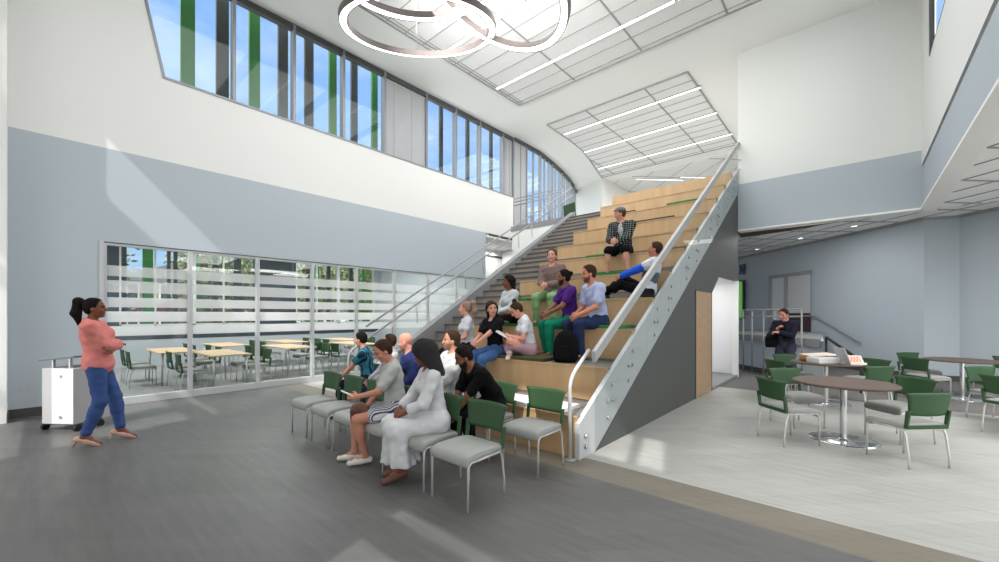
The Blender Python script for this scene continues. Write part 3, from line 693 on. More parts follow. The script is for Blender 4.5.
m = MB(); m.tube([(x0, y0, 0), (x0, y0, 1.09)], .02, 8); m.tube([(x1, y1, 0), (x1, y1, .66)], .02, 8); m.build('post', BLACK, wr)
# glazed door on the platform
dp, dq = on45(769.9, 300, .03), on45(811, 300, .03); L = (dq-dp).length
dr = bpy.data.objects.new('door_1', None); C.objects.link(dr); dr['kind'] = 'structure'; dr.location = ((dp.x+dq.x)/2, (dp.y+dq.y)/2, 1.045); dr.rotation_euler = (0, 0, -PI/4)
DG = mat('door_frame', (.30, .305, .31), .5); m = MB()
for a_, b_ in ((-L/2, -L/2+.14), (-L/2+.75, -L/2+.90)): m.box(a_, b_, -.06, 0, 0, 2.0)
m.box(-L/2, L/2, -.06, 0, 1.90, 2.02); m.build('frame', DG, dr)
m = MB(); m.box(-L/2+.14, -L/2+.75, -.03, -.02, .02, 1.9); m.box(-L/2+.90, L/2, -.03, -.02, .62, 1.9); m.build('leaf_glass', mat('obscured_glass', (.52, .53, .53), .3), dr)
m = MB(); m.box(-L/2+.90, L/2, -.04, -.015, 0, .62); m.build('kick_panel', mat('maroon_panel', (.06, .02, .022), .6), dr)
# green lounge chair upstairs near the curve
t = thing('lounge_chair', 'green backed chair on the upper landing by the curved windows', 'chair', (-7.75, 13.0, 4.67), -.3)
m = MB(); m.box(-.3, .3, -.28, .28, .36, .46); m.build('seat', GREENP, t, bevel=.03)
m = MB(); m.obox((0, -.26, .72), (.62, .06, .5), 0, .12); m.build('backrest', GREENP, t, bevel=.03)
for sx in (-1, 1):
    for sy in (-1, 1): m = MB(); m.tube([(sx*.25, sy*.22, .37), (sx*.28, sy*.26, 0)], .014, 8); m.build('leg', CHROME, t)
# ================================================================= PEOPLE
V = lambda *a: np.array(a, dtype=np.float64)
def nrm(v): return v/(np.linalg.norm(v)+1e-12)
def rotm(ax, ang):
    ax = nrm(np.asarray(ax, float)); K = np.array([[0, -ax[2], ax[1]], [ax[2], 0, -ax[0]], [-ax[1], ax[0], 0]])
    return np.eye(3)+math.sin(ang)*K+(1-math.cos(ang))*K@K
class SDF:
    """smooth union of cones and ellipsoids, meshed with surface nets"""
    def __init__(s): s.p = []; s.cuts = []
    def cone(s, a, b, r1, r2=None, k=.02): s.p.append(('c', np.asarray(a, float), np.asarray(b, float), r1, r1 if r2 is None else r2, k)); return s
    def ell(s, c, r, R=None, k=.02): s.p.append(('e', np.asarray(c, float), np.asarray(r, float), np.eye(3) if R is None else R, 0, k)); return s
    def cut(s, p, n): s.cuts.append(('p', np.asarray(p, float), nrm(np.asarray(n, float)))); return s      # remove the side n points to
    def carve(s, a, b, r): s.cuts.append(('c', np.asarray(a, float), np.asarray(b, float), r)); return s
    def mesh(s, h, wob=0.):
        lo = np.full(3, 1e9); hi = -lo
        for q in s.p:
            if q[0] == 'c': a = np.minimum(q[1], q[2])-max(q[3], q[4]); b = np.maximum(q[1], q[2])+max(q[3], q[4])
            else:
                e = np.sqrt(((q[3]*q[2][None, :])**2).sum(1)); a = q[1]-e; b = q[1]+e
            lo = np.minimum(lo, a); hi = np.maximum(hi, b)
        lo = lo-3*h; hi = hi+3*h
        N = np.ceil((hi-lo)/h).astype(int)+1
        ax = [(lo[i]+h*np.arange(N[i])).astype(np.float32) for i in range(3)]
        D = np.full(N, .5, np.float32)
        for q in s.p:
            k = q[5]; mg = k*1.2+2.5*h
            if q[0] == 'c': a = np.minimum(q[1], q[2])-max(q[3], q[4])-mg; b = np.maximum(q[1], q[2])+max(q[3], q[4])+mg
            else:
                e = np.sqrt(((q[3]*q[2][None, :])**2).sum(1)); a = q[1]-e-mg; b = q[1]+e+mg
            i0 = np.maximum(0, np.floor((a-lo)/h).astype(int)); i1 = np.minimum(N, np.ceil((b-lo)/h).astype(int)+1)
            if (i1 <= i0).any(): continue
            X = ax[0][i0[0]:i1[0], None, None]; Y = ax[1][None, i0[1]:i1[1], None]; Z = ax[2][None, None, i0[2]:i1[2]]
            if q[0] == 'c':
                A_, B_, r1, r2 = q[1:5]; ab = B_-A_; L2 = float(ab@ab)+1e-9
                px, py, pz_ = X-A_[0], Y-A_[1], Z-A_[2]
                t = np.clip((px*ab[0]+py*ab[1]+pz_*ab[2])/L2, 0, 1)
                d = np.sqrt((px-t*ab[0])**2+(py-t*ab[1])**2+(pz_-t*ab[2])**2)-(r1+(r2-r1)*t)
            else:
                Rm = q[3]; px, py, pz_ = X-q[1][0], Y-q[1][1], Z-q[1][2]; r = q[2]
                l = [Rm[0, i]*px+Rm[1, i]*py+Rm[2, i]*pz_ for i in range(3)]
                k0 = np.sqrt(sum((l[i]/r[i])**2 for i in range(3))); k1 = np.sqrt(sum((l[i]/r[i]**2)**2 for i in range(3)))+1e-9
                d = k0*(k0-1)/k1
            S_ = D[i0[0]:i1[0], i0[1]:i1[1], i0[2]:i1[2]]
            hh = np.clip(.5+.5*(S_-d)/k, 0, 1)
            D[i0[0]:i1[0], i0[1]:i1[1], i0[2]:i1[2]] = S_+(d-S_)*hh-k*hh*(1-hh)
        X = ax[0][:, None, None]; Y = ax[1][None, :, None]; Z = ax[2][None, None, :]
        if wob: D = D+(wob*(np.sin(X*31+Z*17)*np.sin(Y*27-Z*39)+.6*np.sin(Z*63+X*22+Y*35))).astype(np.float32)
        if getattr(s, 'fold', None):
            fx, fy, amp, nf, z1, z0 = s.fold; D = D+(amp*np.clip((z1-Z)/(z1-z0), 0, 1)*np.sin(nf*np.arctan2(Y-fy, X-fx)+3*Z)).astype(np.float32)
        for c in s.cuts:
            if c[0] == 'p': D = np.maximum(D, ((X-c[1][0])*c[2][0]+(Y-c[1][1])*c[2][1]+(Z-c[1][2])*c[2][2]).astype(np.float32))
            else:
                ab = c[2]-c[1]; L2 = float(ab@ab)+1e-9; px, py, pz_ = X-c[1][0], Y-c[1][1], Z-c[1][2]
                t = np.clip((px*ab[0]+py*ab[1]+pz_*ab[2])/L2, 0, 1)
                D = np.maximum(D, (c[3]-np.sqrt((px-t*ab[0])**2+(py-t*ab[1])**2+(pz_-t*ab[2])**2)).astype(np.float32))
        ins = D < 0
        cnt = sum(ins[i:N[0]-1+i, j:N[1]-1+j, l:N[2]-1+l].astype(np.int8) for i in (0, 1) for j in (0, 1) for l in (0, 1))
        idx = np.argwhere((cnt > 0) & (cnt < 8))
        cid = np.full(N-1, -1, np.int32); cid[idx[:, 0], idx[:, 1], idx[:, 2]] = np.arange(len(idx))
        cor = [(i, j, l) for i in (0, 1) for j in (0, 1) for l in (0, 1)]
        val = np.stack([D[idx[:, 0]+i, idx[:, 1]+j, idx[:, 2]+l] for i, j, l in cor], 1)
        acc = np.zeros((len(idx), 3)); n_ = np.zeros(len(idx))
        for a in range(8):
            for b in range(a+1, 8):
                if sum(abs(cor[a][i]-cor[b][i]) for i in range(3)) != 1: continue
                va, vb = val[:, a], val[:, b]; mk = (va < 0) != (vb < 0)
                t = np.where(mk, va/(va-vb+1e-20), 0)
                pos = np.array(cor[a])[None, :]+t[:, None]*(np.array(cor[b])-np.array(cor[a]))[None, :]
                acc += np.where(mk[:, None], pos, 0); n_ += mk
        vs = lo+h*(idx+acc/n_[:, None])
        faces = []
        for axn in range(3):
            o = [0, 0, 0]; o[axn] = 1
            a = ins[:N[0]-o[0], :N[1]-o[1], :N[2]-o[2]]; b = ins[o[0]:, o[1]:, o[2]:]
            e = np.argwhere(a != b); u, w_ = [(1, 2), (2, 0), (0, 1)][axn]
            e = e[(e[:, u] > 0) & (e[:, w_] > 0) & (e[:, u] < N[u]-1) & (e[:, w_] < N[w_]-1)]
            sgn = ins[e[:, 0], e[:, 1], e[:, 2]]
            du = np.zeros(3, int); du[u] = 1; dw = np.zeros(3, int); dw[w_] = 1
            g = lambda q: cid[q[:, 0], q[:, 1], q[:, 2]]
            q = np.stack([g(e-du-dw), g(e-dw), g(e), g(e-du)], 1)
            q = np.where(sgn[:, None], q, q[:, ::-1]); faces.append(q)
        fs = np.concatenate(faces); fs = fs[(fs >= 0).all(1)]
        return vs, fs
def npmesh(name, vs, fs, mats, mi=None, parent=None):
    me = bpy.data.meshes.new(name); nf = len(fs)
    me.vertices.add(len(vs)); me.vertices.foreach_set('co', vs.astype(np.float32).ravel())
    me.loops.add(nf*4); me.loops.foreach_set('vertex_index', fs.astype(np.int32).ravel())
    me.polygons.add(nf); me.polygons.foreach_set('loop_start', np.arange(0, nf*4, 4, dtype=np.int32))
    for m in mats: me.materials.append(m)
    if mi is not None: me.polygons.foreach_set('material_index', mi.astype(np.int32))
    me.polygons.foreach_set('use_smooth', np.ones(nf, bool)); me.update(calc_edges=True); me.validate()
    o = bpy.data.objects.new(name, me); C.objects.link(o); o.parent = parent
    return o
def ik(a, t, l1, l2, hint):
    a, t, hint = map(lambda q: np.asarray(q, float), (a, t, hint)); d = t-a; L = np.linalg.norm(d); Lm = (l1+l2)*.999
    if L > Lm: t = a+d/L*Lm; d = t-a; L = Lm
    L = max(L, abs(l1-l2)+.01); u = nrm(d); x = (l1*l1-l2*l2+L*L)/(2*L); hgt = math.sqrt(max(0, l1*l1-x*x))
    hp = hint-u*(hint@u); return a+u*x+nrm(hp)*hgt, t
SKIN = {}
def skin(c):
    if c not in SKIN: SKIN[c] = mat('skin_%d' % len(SKIN), lin(c), .55, spec=.3, var=.05, vscale=12)
    return SKIN[c]
EYEW = mat('eye_dark', (.03, .02, .015), .3); LIPM = mat('lips', (.30, .10, .085), .5)
def cloth(name, c, rough=.9, bump=.35, var=.06): return mat('cloth_'+name, lin(c), rough, spec=.1, bump=bump, bscale=22, var=var, vscale=14)
def person(label, loc, yaw, hip, lean=0, side=0, twist=0, head=(0, 0), s=1., fem=False, sk=(150, 105, 80),
           lh=None, rh=None, le=(-.5, -.6, -.5), re=(.5, -.6, -.5), lf=None, rf=None, lk=(-.1, 1, .3), rk=(.1, 1, .3),
           ftyaw=(10, -10), footpitch=0, top=None, bottom=None, shoes=None, hair=None, beard=None, h=.008, curl=.9, handdir=(None, None), extra=None, hroll=0., name='person', dress=None):
    root = thing(name, label, 'person', loc, yaw)
    P = V(*hip)
    Rl = rotm((1, 0, 0), -math.radians(lean)) @ rotm((0, 1, 0), math.radians(side))
    Rh = rotm((1, 0, 0), -math.radians(lean*.35))          # pelvis follows a third of the lean
    up, fw, rt = Rl@V(0, 0, 1), Rl@V(0, 1, 0), V(1, 0, 0)
    W = P+Rh@V(0, 0, .16*s); CH = W+up*.20*s
    Rt = Rl@rotm((0, 0, 1), math.radians(twist)); tr, tf = Rt@V(1, 0, 0), Rt@V(0, 1, 0)
    N = CH+up*.155*s-tf*.01
    sw = (.165 if fem else .19)*s; SL, SR_ = CH+up*.105*s-tr*sw, CH+up*.105*s+tr*sw
    hy, hp = math.radians(head[0]), math.radians(head[1])
    Rn = rotm((1, 0, 0), -math.radians(lean*.55)) @ rotm((0, 0, 1), math.radians(twist))
    HR = Rn@rotm((0, 0, 1), hy)@rotm((1, 0, 0), -hp)@rotm((0, 1, 0), math.radians(hroll))
    nd = nrm(Rn@V(0, .25+.5*math.sin(hp), 1)); NT_ = N+nd*.075*s
    HC = NT_+HR@V(0, .022, .105)*s
    hw = .095*s; HL, HRt = P+V(-hw, 0, -.03*s), P+V(hw, 0, -.03*s)
    ua, fa = .285*s, .25*s; th, sh = .43*s, .425*s
    LE, LW_ = ik(SL, SL+(0, .15, -.45) if lh is None else lh, ua, fa, le); RE, RW_ = ik(SR_, SR_+(0, .15, -.45) if rh is None else rh, ua, fa, re)
    LK, LA = ik(HL, lf, th, sh, lk); RK, RA = ik(HRt, rf, th, sh, rk)
    g = 0.92 if fem else 1.
    B = SDF()
    def torso(S, e, breast=True):
        S.ell(P, V(.168, .118, .125)*s+e, Rh, .05).ell(W, V(.128 if fem else .15, .10, .14)*s+e, Rl, .07).ell(CH, V(.15 if fem else .172, .108, .17)*s+e, Rt, .06)
        S.cone(SL+tr*.02, SR_-tr*.02, .058*s*g+e, None, .05)
        S.cone(CH+up*.13*s, N+up*.005, .075*s*g+e, .058*s*g+e, .04)
        if fem and breast:
            for q in (-1, 1): S.ell(CH+tr*q*.068*s+tf*.085*s-up*.01, V(.062, .06, .062)*s+e, Rt, .04)
    def thigh(S, a, kx, r1, r2): S.cone(a, kx, r1, r2, .035)
    torso(B, 0.)
    B.cone(N-up*.02, NT_+HR@V(0, .0, .03)*s, .055*s*g, .05*s*g, .025)
    for a, e_, w_ in ((SL, LE, LW_), (SR_, RE, RW_)):
        B.cone(a, e_, .05*s*g, .040*s*g, .03).cone(e_, w_, .040*s*g, .028*s*g, .015)
    for a, kx, an in ((HL, LK, LA), (HRt, RK, RA)):
        B.cone(a, kx, .083*s, .055*s, .04).cone(kx, an, .052*s, .036*s, .02); B.ell(kx*.68+an*.32-nrm(np.cross(an-kx, V(1, 0, 0)))*0, V(.055, .058, .11)*s, None, .03)
    # head
    hs = s
    H = lambda x, y, z: HC+HR@V(x, y, z)*hs
    B.ell(H(0, -.012, .032), V(.074, .094, .088)*hs, HR, .02).ell(H(0, .022, -.038), V(.060, .066, .078)*hs, HR, .03)
    B.ell(H(0, .062, -.098), V(.026, .022, .02)*hs, HR, .025).cone(H(0, .086, .008), H(0, .106, -.032), .009*hs, .0135*hs, .012)
    for q in (-1, 1):
        B.ell(H(q*.076, -.005, -.018), V(.010, .022, .031)*hs, HR, .006).ell(H(q*.034, .078, .022), V(.026, .014, .008)*hs, HR, .012).ell(H(q*.042, .062, -.03), V(.022, .02, .02)*hs, HR, .02)
    B.ell(H(0, .082, -.062), V(.026, .012, .011)*hs, HR, .008)
    # hands
    def hand(w_, e_, sd, hd):
        d = nrm(w_-e_) if hd is None else nrm(np.asarray(hd, float))
        pn = nrm(np.cross(d, V(0, 0, 1))) if abs(d[2]) < .9 else V(1, 0, 0)
        sdv = nrm(np.cross(pn, d))              # across the palm
        if sdv[2] < 0: sdv = -sdv
        bend = V(-sd, 0, -.4); bend = nrm(bend-d*(bend@d))
        acr = nrm(np.cross(d, bend)); 
        if acr[2] < 0 and abs(acr[2]) > .15: acr = -acr
        k = .92 if fem else 1.; k *= s
        pm = w_+d*.045*k
        Rp = np.stack([acr, bend, d], 1)
        B.cone(w_, w_+d*.03*k, .026*k, .028*k, .012).ell(pm, V(.040, .017, .048)*k, Rp, .012)
        for i, (off, ln) in enumerate(((-.031, .85), (-.0105, 1.0), (.0105, 1.06), (.031, .95))):
            b0 = w_+d*.082*k+acr*off*k; a1 = curl*.55; d1 = nrm(d*math.cos(a1)+bend*math.sin(a1)+acr*off*1.5); b1 = b0+d1*.040*ln*k
            a2 = curl*1.4; d2 = nrm(d*math.cos(a2)+bend*math.sin(a2)); b2 = b1+d2*.027*ln*k
            a3 = curl*2.0; d3 = nrm(d*math.cos(a3)+bend*math.sin(a3)); b3 = b2+d3*.020*ln*k
            B.cone(b0, b1, .0098*k, .009*k, .005).cone(b1, b2, .009*k, .0083*k, .004).cone(b2, b3, .0083*k, .0075*k, .004)
        t0 = w_+d*.025*k+acr*.03*k; t1 = t0+nrm(acr*.8+d*.8+bend*.4)*.042*k; t2 = t1+nrm(acr*.15+d*.9+bend*.6)*.032*k
        B.cone(t0, t1, .013*k, .0105*k, .01).cone(t1, t2, .0105*k, .0085*k, .005)
    hand(LW_, LE, -1, handdir[0]); hand(RW_, RE, 1, handdir[1])
    # feet
    FD = []
    for an, kx, yw in ((LA, LK, ftyaw[0]), (RA, RK, ftyaw[1])):
        y_ = math.radians(yw); fp = math.radians(footpitch if not isinstance(footpitch, (tuple, list)) else footpitch[len(FD)])
        d = V(-math.sin(y_)*math.cos(fp), math.cos(y_)*math.cos(fp), -math.sin(fp)); FD.append(d)
        B.cone(an, an-V(0, 0, .03*s)+d*.05*s, .038*s, .034*s, .02).cone(an+V(0, 0, -.045*s)-d*.035*s, an+V(0, 0, -.05*s)+d*.15*s, .032*s, .024*s, .02)
    vs, fs = B.mesh(h)
    cen = vs[fs].mean(1); loc_ = (cen-HC)@HR/hs
    mi = np.zeros(len(fs), int)
    for q in (-1, 1):
        mi[(((loc_-V(q*.031, .088, .006))/V(.015, .03, .008))**2).sum(1) < 1] = 1
        mi[(((loc_-V(q*.033, .09, .030))/V(.022, .03, .0055))**2).sum(1) < 1] = 2
    mi[(((loc_-V(0, .094, -.062))/V(.026, .02, .010))**2).sum(1) < 1] = 3
    hm = hair[1] if hair and hair[1] else mat('hair_black', (.012, .010, .009), .85, spec=.08, bump=.5, bscale=90)
    npmesh('body', vs, fs, [skin(sk), EYEW, hm, LIPM], mi, root)
    J = dict(P=P, W=W, CH=CH, N=N, SL=SL, SR=SR_, LE=LE, RE=RE, LW=LW_, RW=RW_, LK=LK, RK=RK, LA=LA, RA=RA, HC=HC, HR=HR, up=up, tf=tf, tr=tr, HL=HL, HRt=HRt, H=H, s=s, hs=hs, Rl=Rl, Rt=Rt, FD=FD, fw=fw, root=root, h=h)
    # --- clothes
    def arms(S, f, e, flare=0.):
        for a, e_, w_ in ((SL, LE, LW_), (SR_, RE, RW_)):
            f1 = min(f, 1.); pt = a+(e_-a)*f1; S.cone(a, pt, .052*s*g+e, (.052-.012*f1)*s*g+e+flare, .03)
            if f > 1: f2 = f-1; S.cone(e_, e_+(w_-e_)*f2, .040*s*g+e, (.040-.012*f2)*s*g+e+flare, .02)
    for spec in ([top] if isinstance(top, dict) else (top or [])):
        S = SDF(); e = spec.get('e', .012); torso(S, e); arms(S, spec.get('sl', .55), e+.003, spec.get('fl', .006))
        if spec.get('hood'): S.ell(N-tf*.07+up*.0, V(.12, .07, .055)*s, Rt, .03)
        if spec.get('collar'): S.cone(N+up*.0-tf*.01, N+up*.03, .066*s*g, .062*s*g, .01)
        S.cut(N+up*spec.get('neck', .02)+tf*.05, nrm(up*1.+tf*spec.get('scoop', .45)))
        hem = spec.get('hem', .06); S.cut(P-Rl@V(0, 0, hem*s), -(Rl@V(0, 0, 1)))
        if spec.get('open'): S.carve(CH+tf*.16+up*.2, P+fw*.17-V(0, 0, .2), spec['open'])
        vs, fs = S.mesh(spec.get('h', h*1.15), spec.get('wob', .004)); npmesh(spec.get('n', 'shirt'), vs, fs, [spec['m']], None, root)
    if bottom:
        S = SDF(); e = bottom.get('e', .012); S.ell(P, V(.170, .120, .125)*s+e, Rh, .05)
        if not bottom.get('nocut'): S.ell(W, V(.13 if fem else .15, .10, .14)*s+e*.8, Rl, .07)
        ln = bottom.get('len', 1.9); fl = bottom.get('fl', 0.)
        for a, kx, an in ((HL, LK, LA), (HRt, RK, RA)):
            f1 = min(1, ln); S.cone(a, a+(kx-a)*f1, .087*s+e, (.087-.028*f1)*s+e+(fl if ln < 1 else 0), .04)
            if ln > 1:
                f2 = ln-1; S.cone(kx, kx+(an-kx)*f2, .060*s+e, (.060-.018*f2)*s+e+fl, .03); S.ell(kx*.7+an*.3, V(.056, .06, .1)*s+e*.7, None, .03)
                S.cut(kx+(an-kx)*f2, nrm(an-kx)) if False else None
        if not bottom.get('nocut'): S.cut(P+Rh@V(0, 0, .11*s), Rh@V(0, 0, 1))
        vs, fs = S.mesh(bottom.get('h', h*1.15), bottom.get('wob', .0022)); npmesh(bottom.get('n', 'trousers'), vs, fs, [bottom['m']], None, root)
    if shoes:
        for q, (an, d, kx) in enumerate(((LA, FD[0], LK), (RA, FD[1], RK))):
            S = SDF(); z_ = V(0, 0, 1); low = shoes.get('low', .0); upv = nrm(np.cross(np.cross(d, z_), d))
            b = an-upv*.055*s
            S.cone(b-d*.045*s, b+d*.05*s, .040*s, .041*s, .02).cone(b+d*.05*s, b+d*.165*s-upv*.006, .040*s, .030*s, .03)
            if not low: S.cone(an-upv*.02, an+upv*.015, .046*s, .045*s, .02)
            S.cut(b-upv*.032*s, -upv)
            if low: S.carve(an-d*.01+upv*.03, an+d*.07*s+upv*.005, .042*s)
            vs, fs = S.mesh(min(h, .008)); o = npmesh('shoe', vs, fs, [shoes['m']], None, root)
            if shoes.get('heel'):
                m = MB(); hp_ = b-d*.05*s-upv*.02; m.tube([hp_, hp_-upv*shoes['heel']], .018, 8, r2=shoes.get('hr', .008)); m.build('heel', shoes['m'], o)
            elif shoes.get('sole'):
                S = SDF(); S.cone(b-d*.045*s-upv*.03*s, b+d*.16*s-upv*.03*s, .042*s, .034*s, .02); S.cut(b-upv*.024*s, upv); S.cut(b-upv*.042*s, -upv); vs, fs = S.mesh(.008); npmesh('sole', vs, fs, [shoes['sole']], None, o)
    # --- hair
    if hair:
        kind, hmat = hair[0], hm; vol = hair[4] if len(hair) > 4 else 1.
        S = SDF(); b = .008 if kind != 'long' else .014
        S.ell(H(0, -.016, .036), V(.078+b, .097+b, .088+b)*hs*(1+(vol-1)*.5), HR, .02)
        if kind in ('short', 'manbun', 'bun', 'pony'):
            S.ell(H(0, -.05, -.015), V(.070, .055, .075)*hs, HR, .03)
            S.cut(H(0, .055, .055), HR@V(0, .80, -.60)); S.cut(H(0, -.06, -.075), HR@V(0, -.15, -1))
            S.cut(H(0, .018, .0), HR@V(0, .93, -.37))
        if kind in ('bob', 'long'):
            ln = hair[2] if len(hair) > 2 else .30
            S.cone(H(0, -.05, .02), H(0, -.07, -ln), .085*hs*vol, .085*hs*vol, .05)
            fw_ = hair[3] if len(hair) > 3 else 0.
            for q in (-1, 1): S.cone(H(q*.066, .0+fw_*.6, .02), H(q*.085, -.01+fw_, -ln*.9), .036*hs*vol, .042*hs*vol, .03)
            S.carve(H(0, .10, -.05), H(0, .12, -ln-.1), .058*hs); S.cut(H(0, .058, .06), HR@V(0, .8, -.6)) if kind == 'long' else None
        if kind in ('bun', 'manbun'): S.ell(H(0, -.115 if kind == 'manbun' else -.06, .05 if kind == 'manbun' else .145), V(.042, .042, .038)*hs, HR, .012)
        vs, fs = S.mesh(min(h, .008), .0015); ho = npmesh('hair', vs, fs, [hmat], None, root)
        if kind == 'pony':
            S = SDF(); S.cone(H(0, -.09, .07), H(0, -.15, .09), .03*hs, .045*hs, .02).cone(H(0, -.15, .08), H(0, -.175, -.06), .046*hs, .05*hs, .03).cone(H(0, -.175, -.06), H(0, -.15, -.20), .048*hs, .018*hs, .03)
            vs, fs = S.mesh(.008, .002); npmesh('ponytail', vs, fs, [hmat], None, ho)
    if beard:
        S = SDF(); S.ell(H(0, .023, -.044), V(.063, .068, .078)*hs, HR, .02); S.ell(H(0, .063, -.098), V(.031, .026, .027)*hs, HR, .02)
        S.cut(H(0, .09, -.042), HR@V(0, .12, 1)); S.cut(H(0, .0, -.05), HR@V(0, -1, -.3)); S.carve(H(0, .09, -.062), H(0, .14, -.062), .021*hs); S.carve(H(0, .10, -.04), H(0, .15, -.03), .03*hs)
        vs, fs = S.mesh(.006); npmesh('beard', vs, fs, [beard], None, root)
    if extra: extra(J)
    return J
HB = mat('hair_black', (.012, .010, .009), .85, spec=.08, bump=.5, bscale=90); HBR = mat('hair_brown', (.045, .025, .015), .85, spec=.08, bump=.5, bscale=90); HLB = mat('hair_auburn', (.09, .045, .025), .85, spec=.08, bump=.5, bscale=90); HBL = mat('hair_blonde', (.30, .20, .15), .85, spec=.08, bump=.5, bscale=90); HDK = mat('hair_charcoal', (.028, .025, .025), .85, spec=.08, bump=.5, bscale=90); BRD = mat('beard_dark', (.025, .017, .012), .85, spec=.08, bump=.5, bscale=90)
def stripes(name, c1, c2, scale, axis=(1, 0, 0)):
    m = mat(name, lin(c1), .9, spec=.1); nt = m.node_tree; tc = nt.nodes.new('ShaderNodeTexCoord'); w = nt.nodes.new('ShaderNodeTexWave'); w.wave_type = 'BANDS'; w.bands_direction = 'X'
    w.inputs['Scale'].default_value = scale; w.inputs['Distortion'].default_value = .8; r = nt.nodes.new('ShaderNodeValToRGB'); r.color_ramp.interpolation = 'CONSTANT'
    r.color_ramp.elements[0].color = (*lin(c1), 1); r.color_ramp.elements[1].color = (*lin(c2), 1); r.color_ramp.elements[1].position = .5
    nt.links.new(tc.outputs['Object'], w.inputs['Vector']); nt.links.new(w.outputs['Fac'], r.inputs[0]); nt.links.new(r.outputs[0], nt.nodes['Principled BSDF'].inputs['Base Color']); return m
def plaid(name, c1, c2, scale):
    m = mat(name, lin(c1), .9, spec=.1); nt = m.node_tree; tc = nt.nodes.new('ShaderNodeTexCoord'); ws = []
    for dr in 'XZ':
        w = nt.nodes.new('ShaderNodeTexWave'); w.bands_direction = dr; w.inputs['Scale'].default_value = scale; nt.links.new(tc.outputs['Object'], w.inputs['Vector']); ws.append(w)
    a = nt.nodes.new('ShaderNodeMath'); a.operation = 'ADD'; nt.links.new(ws[0].outputs['Fac'], a.inputs[0]); nt.links.new(ws[1].outputs['Fac'], a.inputs[1])
    r = nt.nodes.new('ShaderNodeValToRGB'); r.color_ramp.elements[0].color = (*lin(c1), 1); r.color_ramp.elements[1].color = (*lin(c2), 1); r.color_ramp.elements[0].position = .45; r.color_ramp.elements[1].position = .85
    d = nt.nodes.new('ShaderNodeMath'); d.operation = 'MULTIPLY'; d.inputs[1].default_value = .5; nt.links.new(a.outputs[0], d.inputs[0]); nt.links.new(d.outputs[0], r.inputs[0]); nt.links.new(r.outputs[0], nt.nodes['Principled BSDF'].inputs['Base Color']); return m
JEAN = cloth('jeans', (62, 84, 132)); NAVYJ = cloth('dark_jeans', (42, 52, 82)); SEAT = .466
WHS = mat('white_shoe', (.66, .64, .60), .7); TAN = mat('nude_leather', (.55, .33, .25), .4); BRN = mat('brown_leather', (.12, .055, .04), .5); DKS = mat('dark_shoe', (.02, .018, .018), .6); REDS = mat('red_shoe', (.22, .07, .06), .7)
HS = .94
# standing presenter
person('standing woman in salmon blouse and blue jeans, arms crossed, long black ponytail', (-7.075, .475, 0), -.28, (0, .01, .995), lean=-7, head=(-3, 2), s=1.0, fem=True, sk=(120, 74, 54), h=.008,
       lh=V(.15, .13, 1.19), rh=V(-.13, .17, 1.22), le=V(-.8, .1, -.6), re=V(.8, .1, -.6), lf=V(-.09, .20, .135), rf=V(.09, -.09, .135), ftyaw=(4, -4), footpitch=24, curl=.5,
       top=dict(m=cloth('salmon', (212, 128, 122)), n='blouse', sl=1.75, hem=.14, e=.030, fl=.012, wob=.004, scoop=.5), bottom=dict(m=JEAN, n='jeans', len=1.9, e=.010), shoes=dict(m=TAN, low=1, heel=.075, hr=.007), hair=('pony', HB),
       handdir=(V(.9, .25, .1), V(-.9, .2, .15)))
# ---- front row
def bagstrap(J): pass
SHORT = stripes('striped_cotton', (70, 76, 96), (205, 205, 208), 17)
pj = person('seated woman in a grey t-shirt and striped shorts looking down at a phone', (-3.85, 2.62, 0), PI-.45, (0, 0, SEAT+.105), lean=7, head=(8, 24), s=.96, fem=True, sk=(186, 130, 108), h=.008,
       lh=V(-.10, .40, .74), rh=V(.05, .30, .60), le=V(-.8, -.3, -.6), re=V(.8, -.3, -.5), lf=V(-.06, .33, .105), rf=V(.12, .42, .10), lk=V(-.1, 1, .5), rk=V(.1, 1, .5), ftyaw=(8, -6), curl=.8,
       top=dict(m=cloth('light_grey_tee', (168, 170, 166)), sl=.75, hem=.02, e=.014), bottom=dict(m=SHORT, n='shorts', len=.55, e=.016, fl=.012), shoes=dict(m=WHS, low=1), hair=('short', HBR), handdir=(V(.25, .9, .1), V(.3, .8, -.4)))
ph = pj['LW']; M_ = pj['root']; Mw = Matrix.Translation(M_.location) @ Matrix.Rotation(M_.rotation_euler.z, 4, 'Z')
def w2(p): return Mw @ Vector(p)
p = w2(ph+V(.03, .10, .035)); m = MB(); m.obox((0, 0, 0), (.075, .15, .009)); o = m.build('mobile_phone', mat('phone_white', (.75, .76, .8), .3), bevel=.003); o.location = p; o.rotation_euler = (.5, .0, PI-.4); setp(o, 'white mobile phone in the hand of the woman in striped shorts', 'phone')
p = w2(pj['RW']+V(-.02, .07, -.03)); HBG = mat('bag_leather', (.12, .045, .028), .5)
t = thing('handbag', 'small brown leather handbag held on the lap of the woman with the phone', 'handbag', p, PI+.3)
S = SDF(); S.ell(V(0, 0, 0), V(.12, .055, .085), None, .02).cone(V(-.08, 0, -.03), V(.08, 0, -.03), .05, .05, .02); vs, fs = S.mesh(.008); npmesh('bag_body', vs, fs, [HBG], None, t)
m = MB(); m.tube([(.05*math.cos(a), .085, -.06+.075*math.sin(a)) for a in [2*PI*k/20 for k in range(21)]], .007, 6, caps=False); m.build('strap_loop', HBG, t)
